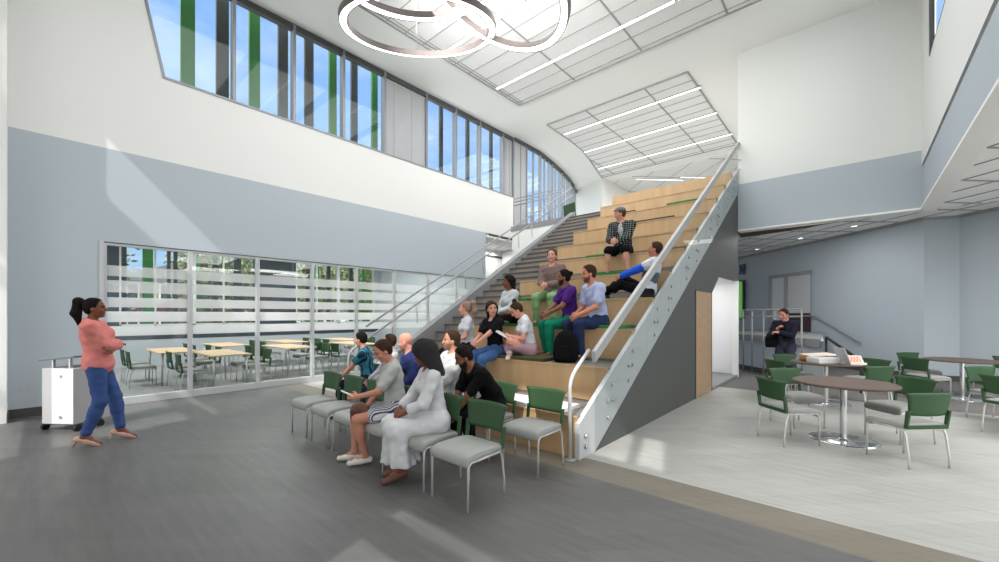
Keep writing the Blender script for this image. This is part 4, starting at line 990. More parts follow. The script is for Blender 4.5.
def dressf(J):
    s = J['s']; S = SDF(); P, LK, RK, LA, RA = J['P'], J['LK'], J['RK'], J['LA'], J['RA']; z = V(0, 0, 1)
    S.ell(P, V(.19, .14, .135), None, .06); S.cone(J['HL'], LK, .11, .085, .08).cone(J['HRt'], RK, .11, .085, .08).cone((LK+RK)/2*.3+P*.7, (LK+RK)/2, .10, .07, .08)
    mid = (LK+RK)/2; mb_ = (LA+RA)/2+V(0, 0, .055)
    S.cone(LK, V(mb_[0]-.14, mb_[1]-.01, mb_[2]), .085, .115, .06).cone(RK, V(mb_[0]+.14, mb_[1]-.01, mb_[2]), .085, .115, .06).cone(mid, mb_+V(0, .06, 0), .08, .10, .06).cone(mid-V(0, .1, 0), mb_-V(0, .12, .0), .06, .09, .06)
    S.cut(mb_-V(0, 0, .0), -z); S.cut(J['P']+V(0, 0, .15), z)
    S.fold = (float(mb_[0]), float(mb_[1]), .016, 11, float(LK[2]), float(mb_[2]))
    vs, fs = S.mesh(.008, .003); npmesh('skirt', vs, fs, [WDR], None, J['root'])
WDR = cloth('white_dress', (196, 196, 198))
person('seated woman in a long white dress with long straight black hair', (-3.17, 2.62, 0), PI-.42, (0, 0, SEAT+.10), lean=9, head=(-48, 10), s=.95, fem=True, sk=(118, 72, 54), h=.008,
       lh=V(-.06, .33, .66), rh=V(.07, .36, .655), le=V(-.9, -.4, -.5), re=V(.9, -.4, -.5), lf=V(-.04, .37, .125), rf=V(.12, .33, .125), ftyaw=(8, -2), footpitch=14, curl=.7,
       top=dict(m=WDR, n='bodice', sl=1.55, hem=.0, e=.014, scoop=.8, collar=1, fl=.01), shoes=dict(m=BRN, low=1, heel=.045, hr=.014), hair=('long', HDK, .25, .04, 1.45), handdir=(V(.9, .4, -.2), V(-.9, .4, -.2)), extra=dressf)
# ---- second row
person('seated bearded man in a black t-shirt leaning forward with clasped hands', (-3.20, 3.50, 0), PI-.3, (0, -.02, SEAT+.10), lean=42, head=(-12, 6), s=1., sk=(130, 84, 62), h=.009,
       lh=V(-.04, .52, .50), rh=V(.05, .50, .50), le=V(-.8, .0, -.2), re=V(.8, 0, -.2), lf=V(-.17, .33, .085), rf=V(.17, .36, .085), ftyaw=(6, -6),
       top=dict(m=cloth('black_tee', (15, 15, 17)), sl=.8, hem=.03, e=.013), bottom=dict(m=cloth('black_trousers', (18, 18, 21)), len=1.97), shoes=dict(m=REDS, sole=WHS), hair=('manbun', HB), beard=BRD, handdir=(V(.7, .6, -.5), V(-.7, .6, -.5)))
person('seated man in a white hoodie smiling to the left, short brown hair', (-3.87, 3.48, 0), PI-.30, (0, 0, SEAT+.105), lean=-2, head=(-12, 0), s=1.02, sk=(196, 142, 116), h=.009,
       lh=V(-.1, .35, .66), rh=V(.1, .35, .66), lf=V(-.14, .40, .085), rf=V(.14, .40, .085),
       top=dict(m=cloth('white_hoodie', (204, 206, 206)), n='hoodie', sl=1.9, hem=.06, e=.022, hood=1, wob=.004), bottom=dict(m=NAVYJ, len=1.97), shoes=dict(m=DKS), hair=('short', HBR), beard=mat('stubble', (.22, .125, .085), .8))
person('seated bald man in a navy shirt leaning away to the left', (-4.56, 3.48, 0), PI-.2, (0, 0, SEAT+.10), lean=14, side=13, head=(-42, 4), s=1., sk=(216, 150, 128), h=.009,
       lh=V(-.12, .36, .64), rh=V(.16, .40, .66), lf=V(-.14, .38, .085), rf=V(.14, .38, .085),
       top=dict(m=cloth('navy_shirt', (50, 60, 110)), sl=1.85, hem=.05, e=.016, collar=1), bottom=dict(m=NAVYJ, len=1.97), shoes=dict(m=DKS), hair=None, beard=mat('ginger_stubble', (.40, .20, .14), .8))
person('pale faced dark haired woman half hidden beside the bald man', (-5.20, 3.50, 0), PI-.3, (0, 0, SEAT+.10), lean=4, head=(-25, 0), s=.92, fem=True, sk=(222, 170, 158), h=.010,
       lf=V(-.12, .38, .085), rf=V(.12, .38, .085), lh=V(-.1, .33, .64), rh=V(.1, .33, .64), top=dict(m=cloth('pale_top', (170, 168, 172)), sl=1.8, hem=.05), bottom=dict(m=NAVYJ, len=1.97), shoes=dict(m=DKS), hair=('short', HBR))
TEAL = stripes('teal_print', (24, 50, 72), (58, 118, 138), 6)
person('seated dark haired woman in a turquoise patterned top turned away to the left', (-5.86, 3.48, 0), PI-.7, (0, 0, SEAT+.10), lean=10, head=(-20, 4), s=.95, fem=True, sk=(196, 140, 115), h=.009,
       lf=V(-.12, .38, .085), rf=V(.12, .40, .085), lh=V(-.05, .40, .62), rh=V(.05, .42, .64), top=dict(m=TEAL, sl=.6, hem=.04), bottom=dict(m=cloth('navy_trousers', (22, 26, 42)), len=1.97), shoes=dict(m=DKS), hair=('short', HB))
# ---- on the tiers
def seat_pose(**k):
    d = dict(lf=V(-.13, .36, -RT+.085), rf=V(.13, .36, -RT+.085), lh=V(-.06, .36, .24), rh=V(.06, .36, .24)); d.update(k); return d
def T_(lev, x, dy=.17): y, z = tier(lev); return (x, y+dy, z)
person('seated blonde woman in a white t-shirt with ponytail, left end of the tiers', T_(2, -5.0), PI-.6, (0, 0, .11), lean=3, head=(-20, 0), s=.97, fem=True, sk=(222, 160, 140), h=.010,
       top=dict(m=cloth('white_tee', (212, 214, 222)), sl=.5, hem=.05, scoop=.9), bottom=dict(m=cloth('black_jeans', (28, 28, 32)), len=1.97), shoes=dict(m=WHS), hair=('pony', HBL), **seat_pose(lh=V(-.15, .3, .2), rh=V(.15, .3, .2)))
person('seated woman in a black v-neck top and blue jeans smiling to the right', T_(2, -4.32, .12), PI-.0, (0, 0, .11), lean=10, head=(55, -2), s=.95, fem=True, sk=(205, 150, 128), h=.010,
       top=dict(m=cloth('black_top', (22, 22, 25)), sl=.6, hem=.04, scoop=1.), bottom=dict(m=cloth('mid_jeans', (70, 102, 150)), len=1.88), shoes=dict(m=TAN), hair=('long', HBR, .19), **seat_pose(lh=V(.02, .44, .22), rh=V(.08, .42, .24), lf=V(.03, .30, -RT+.09), rf=V(.05, .42, -RT+.12)))
BLUSH = cloth('blush_trousers', (196, 160, 172))
rj = person('woman in a white t-shirt and pink trousers reading cross-legged, hair in a bun', T_(2, -3.86, .40), PI-.75, (0, 0, .125), lean=14, head=(0, 28), s=.96, fem=True, sk=(212, 152, 130), h=.010,
       lf=V(.10, .27, .075), rf=V(-.15, .33, .075), lk=V(-1, .2, .55), rk=V(1, .25, .75), ftyaw=(-70, 70), lh=V(-.12, .34, .34), rh=V(.10, .33, .33),
       top=dict(m=MATS['cloth_white_tee'], sl=.5, hem=.02, scoop=.8), bottom=dict(m=BLUSH, len=1.8, e=.02), shoes=dict(m=mat('white_sock', (.7, .7, .68), .9)), hair=('bun', HBR))
M_ = rj['root']; Mw = Matrix.Translation(M_.location) @ Matrix.Rotation(M_.rotation_euler.z, 4, 'Z')
bk = thing('open_book', 'open book held by the woman reading cross-legged', 'book', w2(V(-.02, .44, .36)), PI-.75)
PG = mat('page_white', (.78, .78, .76), .7); BC = mat('book_cover', (.06, .06, .065), .5, var=.5, vscale=25)
for sx in (-1, 1):
    m = MB(); m.obox((sx*.075, 0, .012), (.15, .21, .012), 0, .55, sx*.25); m.build('pages', PG, bk)
    m = MB(); m.obox((sx*.078, .004, .002), (.158, .22, .004), 0, .55, sx*.25); m.build('cover', BC, bk)
person('seated woman in a pale grey jacket with long black hair, dark trousers', T_(3, -4.68, .22), PI-.35, (0, 0, .12), lean=6, head=(-18, -4), s=.97, fem=True, sk=(120, 72, 54), h=.010,
       lf=V(-.15, .45, .08), rf=V(.12, .40, .09), lk=V(-.9, .5, .4), rk=V(.7, .8, .5), lh=V(-.05, .32, .25), rh=V(.08, .33, .27),
       top=dict(m=cloth('pale_jacket', (192, 200, 200)), n='jacket', sl=1.85, hem=.05, e=.024, wob=.005), bottom=dict(m=cloth('plum_trousers', (42, 28, 34)), len=1.97), shoes=dict(m=DKS), hair=('long', HB, .30, .045))
person('seated man in a brown jumper and pale green trousers facing forward', T_(4, -4.26), PI+.2, (0, 0, .115), lean=2, head=(8, 0), s=1.03, sk=(208, 150, 130), h=.010,
       top=dict(m=cloth('brown_jumper', (122, 104, 100)), n='jumper', sl=1.9, hem=.06, e=.018, scoop=.8), bottom=dict(m=cloth('sage_trousers', (132, 165, 120)), len=1.97, e=.014), shoes=dict(m=BRN), hair=('short', HLB), **seat_pose(lf=V(-.17, .36, -RT+.085), rf=V(.17, .36, -RT+.085), lh=V(-.04, .33, .27), rh=V(.05, .34, .27)))
person('seated man in a purple polo shirt and green trousers with beard and hair bun', T_(3, -3.44, .20), PI-.6, (0, 0, .115), lean=10, head=(-20, 0), s=1., sk=(128, 84, 64), h=.010,
       top=dict(m=cloth('purple_polo', (74, 38, 116)), n='polo_shirt', sl=.6, hem=.05, e=.016, collar=1), bottom=dict(m=cloth('emerald_trousers', (22, 120, 92)), len=1.97, e=.014), shoes=dict(m=BRN, sole=WHS), hair=('manbun', HB), beard=BRD, **seat_pose(lh=V(-.08, .42, .22), rh=V(.06, .42, .22), lf=V(-.16, .40, -RT+.085), rf=V(.14, .36, -RT+.085)))
person('seated man in a light blue t-shirt and dark jeans with short dark hair', T_(3, -2.95, .20), PI-.5, (0, 0, .115), lean=14, head=(-16, 3), s=1.05, sk=(196, 128, 102), h=.010,
       top=dict(m=cloth('pale_blue_tee', (172, 182, 214)), sl=.65, hem=.06, e=.016, scoop=.7), bottom=dict(m=NAVYJ, len=1.97, e=.014), shoes=dict(m=DKS, sole=WHS), hair=('short', HBR), beard=mat('beard_brown', (.10, .058, .04), .8), **seat_pose(lh=V(-.10, .40, .20), rh=V(.10, .36, .19), lf=V(-.17, .40, -RT+.085), rf=V(.14, .38, -RT+.085)))
PLAID = plaid('plaid_cloth', (28, 30, 32), (120, 126, 124), 7)
def cap(J):
    H, HRm, hs = J['H'], J['HR'], J['hs']; S = SDF(); S.ell(H(0, -.012, .055), V(.088, .108, .075)*hs, HRm, .02); S.cut(H(0, .0, .045), HRm@V(0, .15, -1)); S.cone(H(-.03, .09, .055), H(.03, .09, .055), .022*hs, None, .01)
    vs, fs = S.mesh(.008); npmesh('flat_cap', vs, fs, [cloth('grey_cap', (108, 108, 112))], None, J['root'])
person('seated man in an open plaid shirt, black shorts and grey flat cap', T_(6, -3.56, .18), PI+.15, (0, 0, .115), lean=10, head=(-62, 4), s=1.05, sk=(206, 148, 128), h=.010,
       top=[dict(m=cloth('grey_inner_tee', (178, 180, 178)), n='undershirt', sl=.3, hem=.03, e=.010), dict(m=PLAID, n='plaid_shirt', sl=1.85, hem=.10, e=.024, open=.075, wob=.004)], bottom=dict(m=cloth('black_shorts', (18, 18, 22)), n='shorts', len=.95, e=.02, fl=.01), shoes=dict(m=DKS), hair=('short', HLB), extra=cap, **seat_pose(lh=V(-.02, .40, .24), rh=V(.10, .38, .26), lf=V(-.22, .38, -RT+.085), rf=V(.20, .36, -RT+.085)))
BJ = cloth('white_jacket', (206, 208, 214))
def panels(J):
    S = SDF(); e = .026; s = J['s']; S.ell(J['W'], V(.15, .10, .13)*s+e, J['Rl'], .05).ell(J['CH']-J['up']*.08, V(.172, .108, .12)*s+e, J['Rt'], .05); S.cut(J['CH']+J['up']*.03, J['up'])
    vs, fs = S.mesh(.012); npmesh('glass_grey_panel', vs, fs, [cloth('slate', (84, 92, 108))], None, J['root'])  # grey cast of the glass over his lower torso, painted as a panel
    S = SDF(); S.cone(J['SL'], J['LE'], .07, .06, .02).cone(J['LE'], J['LW'], .06, .05, .02); vs, fs = S.mesh(.012); npmesh('blue_sleeve', vs, fs, [cloth('royal_blue', (36, 84, 200))], None, J['root'])
    S = SDF(); S.ell(J['N']-J['tf']*.07+J['up']*.0, V(.11, .06, .06), J['Rt'], .02); vs, fs = S.mesh(.01); npmesh('coral_hood', vs, fs, [cloth('coral', (232, 120, 112))], None, J['root'])
person('young man in white jacket with blue sleeve reclining behind the glass that greys him', T_(4, -2.53, .34), 1.88, (0, 0, .12), lean=-16, head=(-5, 2), s=.98, sk=(176, 116, 92), h=.010,
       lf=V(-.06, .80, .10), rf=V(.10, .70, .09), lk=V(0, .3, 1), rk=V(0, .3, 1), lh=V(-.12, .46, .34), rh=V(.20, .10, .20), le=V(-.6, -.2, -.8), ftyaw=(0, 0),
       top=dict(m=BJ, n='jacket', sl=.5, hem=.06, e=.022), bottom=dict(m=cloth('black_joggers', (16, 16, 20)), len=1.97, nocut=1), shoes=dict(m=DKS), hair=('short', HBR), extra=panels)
# ---- standing man in the cafe
DN = cloth('dark_navy', (34, 36, 48))
mj = person('standing man in a dark jacket looking at his watch with bag on his shoulder', (-1.18, 11.05, 0), PI-.2, (0, 0, .93), lean=2, head=(-12, 22), s=1.02, sk=(196, 140, 118), h=.010,
       lf=V(-.13, .02, .085), rf=V(.13, .0, .085), lk=V(0, 1, 0), rk=V(0, 1, 0), lh=V(.03, .30, 1.22), rh=V(.10, .22, 1.28), le=V(-.5, -.1, -.9), re=V(.5, -.1, -.9), handdir=(V(.9, .2, .05), V(-.5, .3, .7)),
       top=[dict(m=cloth('dark_tee', (24, 26, 36)), n='t_shirt', sl=.3, hem=.08, e=.010), dict(m=DN, n='jacket', sl=1.85, hem=.10, e=.018, open=.07, wob=.003)], bottom=dict(m=cloth('charcoal_trousers', (54, 54, 68)), len=1.97), shoes=dict(m=DKS), hair=('short', HBR))
t = backpack('shoulder_bag', 'dark bag hanging from the shoulder of the standing man', (-1.43, 11.10, .86), .2, .85); t['category'] = 'bag'
# ================================================================= CLASSROOM behind the striped glass
XC = -16.5
SL_ = mat('slate_wall', (.035, .048, .062), .7); CW = mat('classroom_wall', (.42, .45, .48), .7)
m = MB(); m.box(XC-.2, XC, -4, 10.4, 0, 1.10); m.box(XC-.2, XC, -4, 10.4, 1.1, 1.27); m.box(XC-.2, XC, -4, 1.3, 1.10, 4.1); m.box(XC-.2, XC, 10.1, 10.4, 1.1, 4.1); struct('wall_classroom', m, CW)
m = MB(); m.box(XC-.2, XC+.01, -4, 10.3, .84, 1.03); m.box(XC-.2, XC+.01, 5.37, 6.65, 1.27, 4.0); m.box(XC-.2, XC+.01, 1.2, 1.57, 1.27, 4.0); m.box(XC-.2, XC, 1.2, 10.1, 3.8, 4.0); struct('trim_slate', m, SL_)
m = MB(); m.box(XC-.2, -9.9, 10.3, 10.4, 0, 4.1); m.box(XC-.2, -9.9, -4.1, -4, 0, 4.1); struct('wall_classroom_side', m, CW)
m = MB(); m.box(XC-.2, XW-.2, -4, 10.4, 4.0, 4.1); struct('ceiling_classroom', m, CEIL)
for i, (y0, y1) in enumerate(((1.57, 3.4), (3.4, 5.37), (6.65, 8.4), (8.4, 10.1))):
    m = MB(); m.box(XC-.12, XC, y0, y0+.05, 1.27, 3.8); m.box(XC-.12, XC, y1-.05, y1, 1.27, 3.8); m.box(XC-.12, XC, y0, y1, 3.7, 3.8); m.box(XC-.12, XC, y0, y1, 1.27, 1.32); m.box(XC-.12, XC, y0+.82, y0+.86, 1.27, 3.8)
    w = struct('window_%d' % (50+i), m, ALUW); g = MB(); g.box(XC-.07, XC-.06, y0+.05, y1-.05, 1.32, 3.7); g.build('glass_pane', CLEAR, w)
# trestle tables and chairs of the classroom
MAP = mat('maple_top', (.60, .44, .27), .5, var=.06, vscale=5, stretch=(6, 1, 1))
def desk(x, y, rz, lab):
    t = thing('classroom_table', lab, 'table', (x, y, 0), rz, 'maple tables in the glazed classroom')
    m = MB(); m.box(-.9, .9, -.38, .38, .715, .745); m.build('tabletop', MAP, t, bevel=.004)
    for sx in (-1, 1):
        for sy in (-1, 1):
            m = MB(); m.tube([(sx*.78, sy*.30, .715), (sx*.80, sy*.32, 0)], .02, 8); m.build('leg', STEEL, t)
dk = [(-12.6, 2.15, 0, 'maple table nearest the left end of the striped glass'), (-11.0, 2.75, 0, 'maple table close behind the second glass bay'), (-13.9, 3.6, 0, 'maple table deep behind the second glass bay'),
      (-11.8, 4.55, 0, 'maple table behind the third glass bay'), (-14.2, 5.4, 0, 'maple table deep behind the third glass bay'), (-11.6, 6.4, 0, 'maple table behind the fourth glass bay'), (-13.8, 7.2, 0, 'maple table at the far right of the classroom')]
for a in dk: desk(*a)
ct = thing('classroom_chair', 'x', 'chair', (0, 0, 0)); bpy.data.objects.remove(ct)
k = 0
where = ['left end of', 'right end of', 'near side of', 'far side of']
for (x, y, rz, lb) in dk:
    for j, (dx, dy, r) in enumerate(((-.45, -.62, 0), (.45, -.62, 0), (-.45, .62, PI), (.45, .62, PI))):
        nm = ['left of the near side of', 'right of the near side of', 'left of the far side of', 'right of the far side of'][j]
        chair(x+dx, y+dy, r, 'classroom chair, %s the %s' % (nm, lb.replace('maple ', '').replace('nearest the left end of the striped glass', 'at the left end').replace('close behind the second glass bay', 'close behind bay two').replace('deep behind the second glass bay', 'deep behind bay two').replace('deep behind the third glass bay', 'deep behind bay three').replace('behind the third glass bay', 'behind bay three').replace('behind the fourth glass bay', 'behind bay four').replace('at the far right of the classroom', 'far right')), 'chairs in the glazed classroom')
lt = thing('linear_pendant', 'grey linear pendant hanging in the classroom before the slate wall', 'pendant light', (-14.0, 5.0, 2.95))
m = MB(); m.box(-.04, .04, -.7, .7, 0, .08); m.build('housing', GRID, lt)
m = MB(); m.box(-.035, .035, -.68, .68, -.006, -.001); m.build('diffuser', SHELL, lt)
for y in (-.55, .55): m = MB(); m.tube([(0, y, .08), (0, y, 1.05)], .004, 6); m.build('cable', STEEL, lt)
# ================================================================= OUTSIDE
GRD = mat('pale_ground', (.60, .59, .56), .9, var=.1, vscale=.4)
m = MB(); m.box(-90, 60, -70, 90, -.35, -.31); struct('floor_outside', m, GRD)
FG = mat('fin_green', (.022, .16, .025), .5); FD_ = mat('fin_dark', (.035, .038, .037), .55)
def fin(y0, y1, x, z0, z1, matl, lab):
    m = MB(); m.box(-.04, .04, -(y1-y0)/2, (y1-y0)/2, z0, z1); o = m.build('sun_fin', matl, bevel=.004); o.location = (x, (y0+y1)/2, 0); setp(o, lab, 'sun fin', 'vertical sun fins outside the windows')
    if z0 > 1:
        for zz in (5.55, 5.9): m = MB(); m.box(.04, .246, -.02, .02, zz-.02, zz+.02); m.build('bracket', FD_, o)
def yat(u, X):
    k_ = (u-CX)/F; s_, c_ = math.sin(A), math.cos(A); return X*(k_*s_+c_)/(k_*c_-s_)
XF = XW-.45
fl = [(180.4, 194.7, FG), (216, 228.5, FD_), (249, 259.6, FG), (278, 287.5, FD_), (304.5, 313, FD_), (329, 336, FG), (351, 357, FD_), (371.5, 377, FG), (439.4, 442.4, FD_), (466, 468.8, FD_), (489.7, 492, FD_), (513, 515.3, FD_)]
ords = ['first', 'second', 'third', 'fourth', 'fifth', 'sixth', 'seventh', 'eighth', 'ninth', 'tenth', 'eleventh', 'twelfth']
for i, (ua, ub, mm) in enumerate(fl): fin(yat(ua, XF), yat(ub, XF), XF, 5.4, 8.7, mm, '%s sun fin outside the clerestory, %s from the left' % ('green' if mm is FG else 'dark grey', ords[i]))
XG = XC-.55
fl = [(121, 126.5, FD_), (142.5, 153, FG), (167, 170.5, FD_), (173.5, 177.5, FD_), (193, 199, FG), (213, 217.6, FD_), (233.7, 241, FD_), (253, 255, FD_), (306, 309.5, FD_), (314, 319, FG), (327, 330, FD_), (336, 339.5, FD_), (349, 352.5, FD_), (362, 364, FG)]
ords += ['thirteenth', 'fourteenth']
for i, (ua, ub, mm) in enumerate(fl): fin(yat(ua, XG), yat(ub, XG), XG, -.31, 4.3, mm, '%s sun fin outside the classroom windows, %s from the left' % ('green' if mm is FG else 'dark grey', ords[i]))
BARK = mat('bark', (.10, .075, .055), .9, bump=.6, bscale=14); LEAF = mat('leaf', (.13, .20, .075), .7, var=.35, vscale=6); LEAF2 = mat('leaf_dry', (.24, .25, .14), .7, var=.35, vscale=6)
def tree(x, y, hgt, lab, lm, seed):
    r = random.Random(seed); t = thing('tree', lab, 'tree', (x, y, -.31), 0, 'trees outside the classroom')
    m = MB(); m.tube([(0, 0, 0), (.05, .05, hgt*.35), (0, .1, hgt*.7)], .16, 8, r2=.05); tips = []
    for k in range(16):
        z = hgt*(.3+.5*r.random()); a = r.random()*2*PI; L = hgt*(.13+.15*r.random()); e = Vector((math.cos(a)*L, math.sin(a)*L, z+L*.6)); mid = Vector((math.cos(a)*L*.5, math.sin(a)*L*.5, z+L*.4)); m.tube([(0, .05, z), mid, e], .04, 5, r2=.012); tips += [mid, e, (mid+e)/2]
    m.build('trunk', BARK, t)
    m = MB()
    for k in range(5200):
        c = r.choice(tips)+Vector((r.gauss(0, .5), r.gauss(0, .5), r.gauss(0, .45))); s_ = .06+.08*r.random(); d1 = Vector((r.gauss(0, 1), r.gauss(0, 1), r.gauss(0, 1))).normalized(); d2 = d1.orthogonal().normalized()
        m.add([c-d1*s_, c+d2*s_*.5, c+d1*s_, c-d2*s_*.5], [(0, 1, 2, 3)])
    o = m.build('foliage', lm, t); o['kind'] = 'stuff'
for i, (x, y, hh, lm) in enumerate(((-21, .8, 5.0, LEAF2), (-26, 7.7, 6.0, LEAF), (-21.5, 5.4, 4.8, LEAF2), (-22, 9.6, 5, LEAF2), (-26, 14.5, 5.5, LEAF), (-28, 16.5, 6, LEAF))):
    tree(x, y, hh, ['sparse tree outside behind the first glass bay', 'leafy tree outside behind the second glass bay', 'tree outside beside the dark fins of the second bay', 'tree outside behind the fourth glass bay', 'leafy tree outside behind the fifth glass bay', 'tree outside far behind the third glass bay'][i], lm, 11+i)
b = thing('building', 'maroon and tan building with white framed windows seen beyond the classroom', 'building', (-33, 7.0, -.31))
MAR = mat('maroon_siding', (.095, .028, .045), .8); TANW = mat('tan_siding', (.40, .28, .22), .8); BRK = mat('brick_orange', (.32, .12, .07), .9)
m = MB(); m.box(-3, 3, -4.5, 1.2, 0, 2.6); m.build('lower_wall', MAR, b)
m = MB(); m.box(-2.9, 2.9, -4.4, 1.1, 2.6, 3.8); m.build('upper_wall', TANW, b)
m = MB(); m.box(-3, 3, 1.6, 5, 0, 2.9); m.build('brick_wing', BRK, b)
m = MB(); m.prism([(-4.8, 3.8), (1.5, 3.8), (-1.6, 5)], 'x', -3.2, 3.2); m.build('roof', mat('roof_grey', (.2, .2, .21), .8), b)
for y in (-3.6, -2.2, -.8, .5, 2.6, 4.0):
    for z in ((.9,) if y > 1 else (.9, 2.75)):
        m = MB(); m.box(3.0, 3.08, y-.28, y+.28, z, z+.95); f_ = m.build('window', SHELL, b); m = MB(); m.box(3.08, 3.1, y-.2, y+.2, z+.08, z+.87); m.build('pane', DARKF, f_)
# ================================================================= BACK (behind the camera): sunlit window bands
YBK = -2.6
m = MB()
def bk(x0, x1, z0, z1): m.box(x0, x1, YBK-.08, YBK, z0, z1)
bk(-11, 1.3, 4.93, 7.22)                          # spandrel between the storeys
bk(-11, 1.3, 8.36, 8.6)
bk(-11, -8.68, 7.22, 8.36); bk(.79, 1.3, 7.22, 8.36)
bk(-6.32, -1.30, 0, 4.93)                         # solid wall between the two big windows
for z in (2.67, 4.45): bk(-11, -6.32, z, z+(.20 if z < 3 else .26)); bk(-1.3, 3.6, z, z+(.20 if z < 3 else .26))
bk(-11, -6.32, 0, .5); bk(-1.3, 3.6, 0, .5)
bk(1.3, 9, 4.0, 22)  # tall unseen wall added to keep the sun off the box wall
bk(.6, 3.6, .5, 2.67)
struct('wall_rear', m, W_WHITE)
m = MB()
for x in (-6.9, -5.1, -3.3, -1.45, .38): m.box(x, x+.11, YBK-.06, YBK+.02, 7.22, 8.36)
struct('window_30', m, FRAMEG)
# ================================================================= LIGHT
SUN_DIR = Vector((-.33, 1.0, -1.06)).normalized()
def light(name, kind, energy, loc, rot=None, size=None, sy=None, col=(1, 1, 1), **k):
    l = bpy.data.lights.new(name, kind); l.energy = energy; l.color = col
    if size: l.shape = 'RECTANGLE' if sy else 'SQUARE'; l.size = size
    if sy: l.size_y = sy
    for a, b_ in k.items(): setattr(l, a, b_)
    o = bpy.data.objects.new(name, l); C.objects.link(o); o.location = loc
    if rot is not None: o.rotation_euler = rot
    return o
light('sun', 'SUN', SUN_E, (0, -10, 15), SUN_DIR.to_track_quat('-Z', 'Y').to_euler(), col=(1, .97, .92), angle=.009)
for nm, x, y, L, e in (('a', -5.4, 8.95, 5, 1), ('b', -5.4, 6.84, 5, 1), ('c', -5.4, 4.73, 5, 1), ('d', -1.6, 8.5, 3, .25), ('e', -2.8, 6.84, 4.4, .75), ('f', -5.8, 12.86, 4.6, 1.), ('g', -5.9, 14.83, 4.8, 1.), ('h', -6.1, 16.94, 5.2, 1.), ('i', -5.5, 2.6, 5, 1), ('j', -2, 2.6, 4, .8)):
    light('ceiling_lamp_'+nm, 'AREA', LAMP_E*e, (x, y, ZC-.07), (0, 0, 0), L, 1.8)
for i, (x, y, z, d) in enumerate(((-5.515, 4.237, 6.85, (-.25, .9, .36)), (-4.422, 3.418, 6.9, (0, 0, 1)), (-4.079, 4.529, 6.95, (-.32, .88, .34)))): light('ceiling_fill_%d' % i, 'AREA', UP_E*(.05 if i == 1 else 1.4), (x, y, z), Vector(d).to_track_quat('-Z', 'Y').to_euler(), 1.6, 1.6, spread=1.9)  # lamps added above the rings to brighten the ceiling
light('far_lamp', 'AREA', LAMP_E*1.2, (-6, 22, ZC-.1), (0, 0, 0), 3, 3)
for i, (x, y) in enumerate(((3.3, 9.2), (3.6, 5.5), (-1.3, 13.6))):
    light('low_ceiling_lamp_%d' % i, 'AREA', DOWN_E*(1.5 if y < 12 else .7), (x, y, 3.77 if y < 12 else 3.97), (0, 0, 0), 1.9, 1.9)  # broad lamps standing in for the downlights, set away from the fixtures
for i, y in enumerate((0, 4.6, 8)): light('classroom_fill_%d' % i, 'AREA', CLASS_E, (-13.2, y, 3.9), (0, 0, 0), 4, 1.6)  # area lamps added to brighten the classroom
light('corridor_lamp', 'AREA', 60, (-11.5, 12, 4.2), (0, 0, 0), 1.5, 1.5)
light('recess_lamp', 'AREA', 14, (-2.8, 10.7, 2.48), (0, 0, 0), .4, 1.6)
# sky: blue with soft clouds, brighter toward the sun, pale ground below the horizon
w = bpy.data.worlds.new('sky'); SC.world = w; w.use_nodes = True; nt = w.node_tree
for n_ in list(nt.nodes): nt.nodes.remove(n_)
N_ = nt.nodes.new; lk_ = nt.links.new
tc = N_('ShaderNodeTexCoord'); sp = N_('ShaderNodeSeparateXYZ'); lk_(tc.outputs['Generated'], sp.inputs[0])
grd = N_('ShaderNodeValToRGB'); lk_(sp.outputs['Z'], grd.inputs[0])
e = grd.color_ramp.elements; e[0].position = 0.0; e[0].color = (.36, .53, .80, 1); e[1].position = .7; e[1].color = (.15, .32, .72, 1)
mp = N_('ShaderNodeMapping'); mp.inputs['Scale'].default_value = (1, 1, 3.2); lk_(tc.outputs['Generated'], mp.inputs['Vector'])
cl = N_('ShaderNodeTexNoise'); cl.inputs['Scale'].default_value = 3.4; cl.inputs['Detail'].default_value = 8; cl.inputs['Roughness'].default_value = .62; lk_(mp.outputs[0], cl.inputs['Vector'])
cr = N_('ShaderNodeMapRange'); cr.inputs['From Min'].default_value = .44; cr.inputs['From Max'].default_value = .74; cr.inputs['To Max'].default_value = .8; lk_(cl.outputs['Fac'], cr.inputs['Value'])
mx = N_('ShaderNodeMixRGB'); mx.inputs[2].default_value = (.55, .64, .78, 1); lk_(cr.outputs[0], mx.inputs[0]); lk_(grd.outputs['Color'], mx.inputs[1])
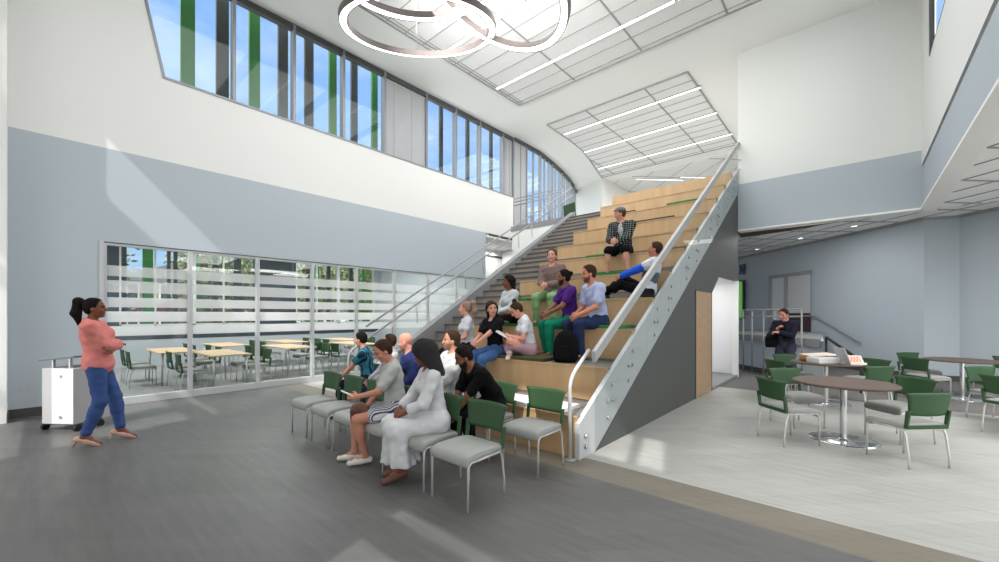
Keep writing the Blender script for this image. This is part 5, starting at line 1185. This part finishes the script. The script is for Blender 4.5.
dt = N_('ShaderNodeVectorMath'); dt.operation = 'DOT_PRODUCT'; dt.inputs[1].default_value = (-SUN_DIR.x, -SUN_DIR.y, -SUN_DIR.z); lk_(tc.outputs['Generated'], dt.inputs[0])
ga = N_('ShaderNodeMapRange'); ga.interpolation_type = 'SMOOTHSTEP'; ga.inputs['From Min'].default_value = .15; ga.inputs['From Max'].default_value = 1.; ga.inputs['To Min'].default_value = 1.; ga.inputs['To Max'].default_value = SKY_GLOW; lk_(dt.outputs['Value'], ga.inputs['Value'])
wf = N_('ShaderNodeMapRange'); wf.inputs['From Min'].default_value = .12; wf.inputs['From Max'].default_value = .55; wf.inputs['To Max'].default_value = .92; lk_(dt.outputs['Value'], wf.inputs['Value'])
wm = N_('ShaderNodeMixRGB'); wm.inputs[2].default_value = (.82, .80, .76, 1); lk_(wf.outputs[0], wm.inputs[0]); lk_(mx.outputs[0], wm.inputs[1])
sc_ = N_('ShaderNodeVectorMath'); sc_.operation = 'SCALE'; lk_(wm.outputs[0], sc_.inputs[0]); lk_(ga.outputs[0], sc_.inputs['Scale'])
gm_ = N_('ShaderNodeMath'); gm_.operation = 'LESS_THAN'; gm_.inputs[1].default_value = 0.; lk_(sp.outputs['Z'], gm_.inputs[0])
m3 = N_('ShaderNodeMixRGB'); m3.inputs[2].default_value = (.85, .85, .82, 1); lk_(gm_.outputs[0], m3.inputs[0]); lk_(sc_.outputs[0], m3.inputs[1])
bg = N_('ShaderNodeBackground'); bg.inputs['Strength'].default_value = SKY_E; lk_(m3.outputs[0], bg.inputs[0]); ow = N_('ShaderNodeOutputWorld'); lk_(bg.outputs[0], ow.inputs[0])
vs_ = SC.view_settings; vs_.view_transform = 'Standard'; vs_.look = 'None'; vs_.gamma = 1; vs_.exposure = EXPO; vs_.use_curve_mapping = False
SC.cycles.use_denoising = True; SC.cycles.max_bounces = 10; SC.cycles.diffuse_bounces = 6; SC.cycles.transparent_max_bounces = 16; SC.cycles.sample_clamp_indirect = 6.; SC.cycles.caustics_reflective = False; SC.cycles.caustics_refractive = False
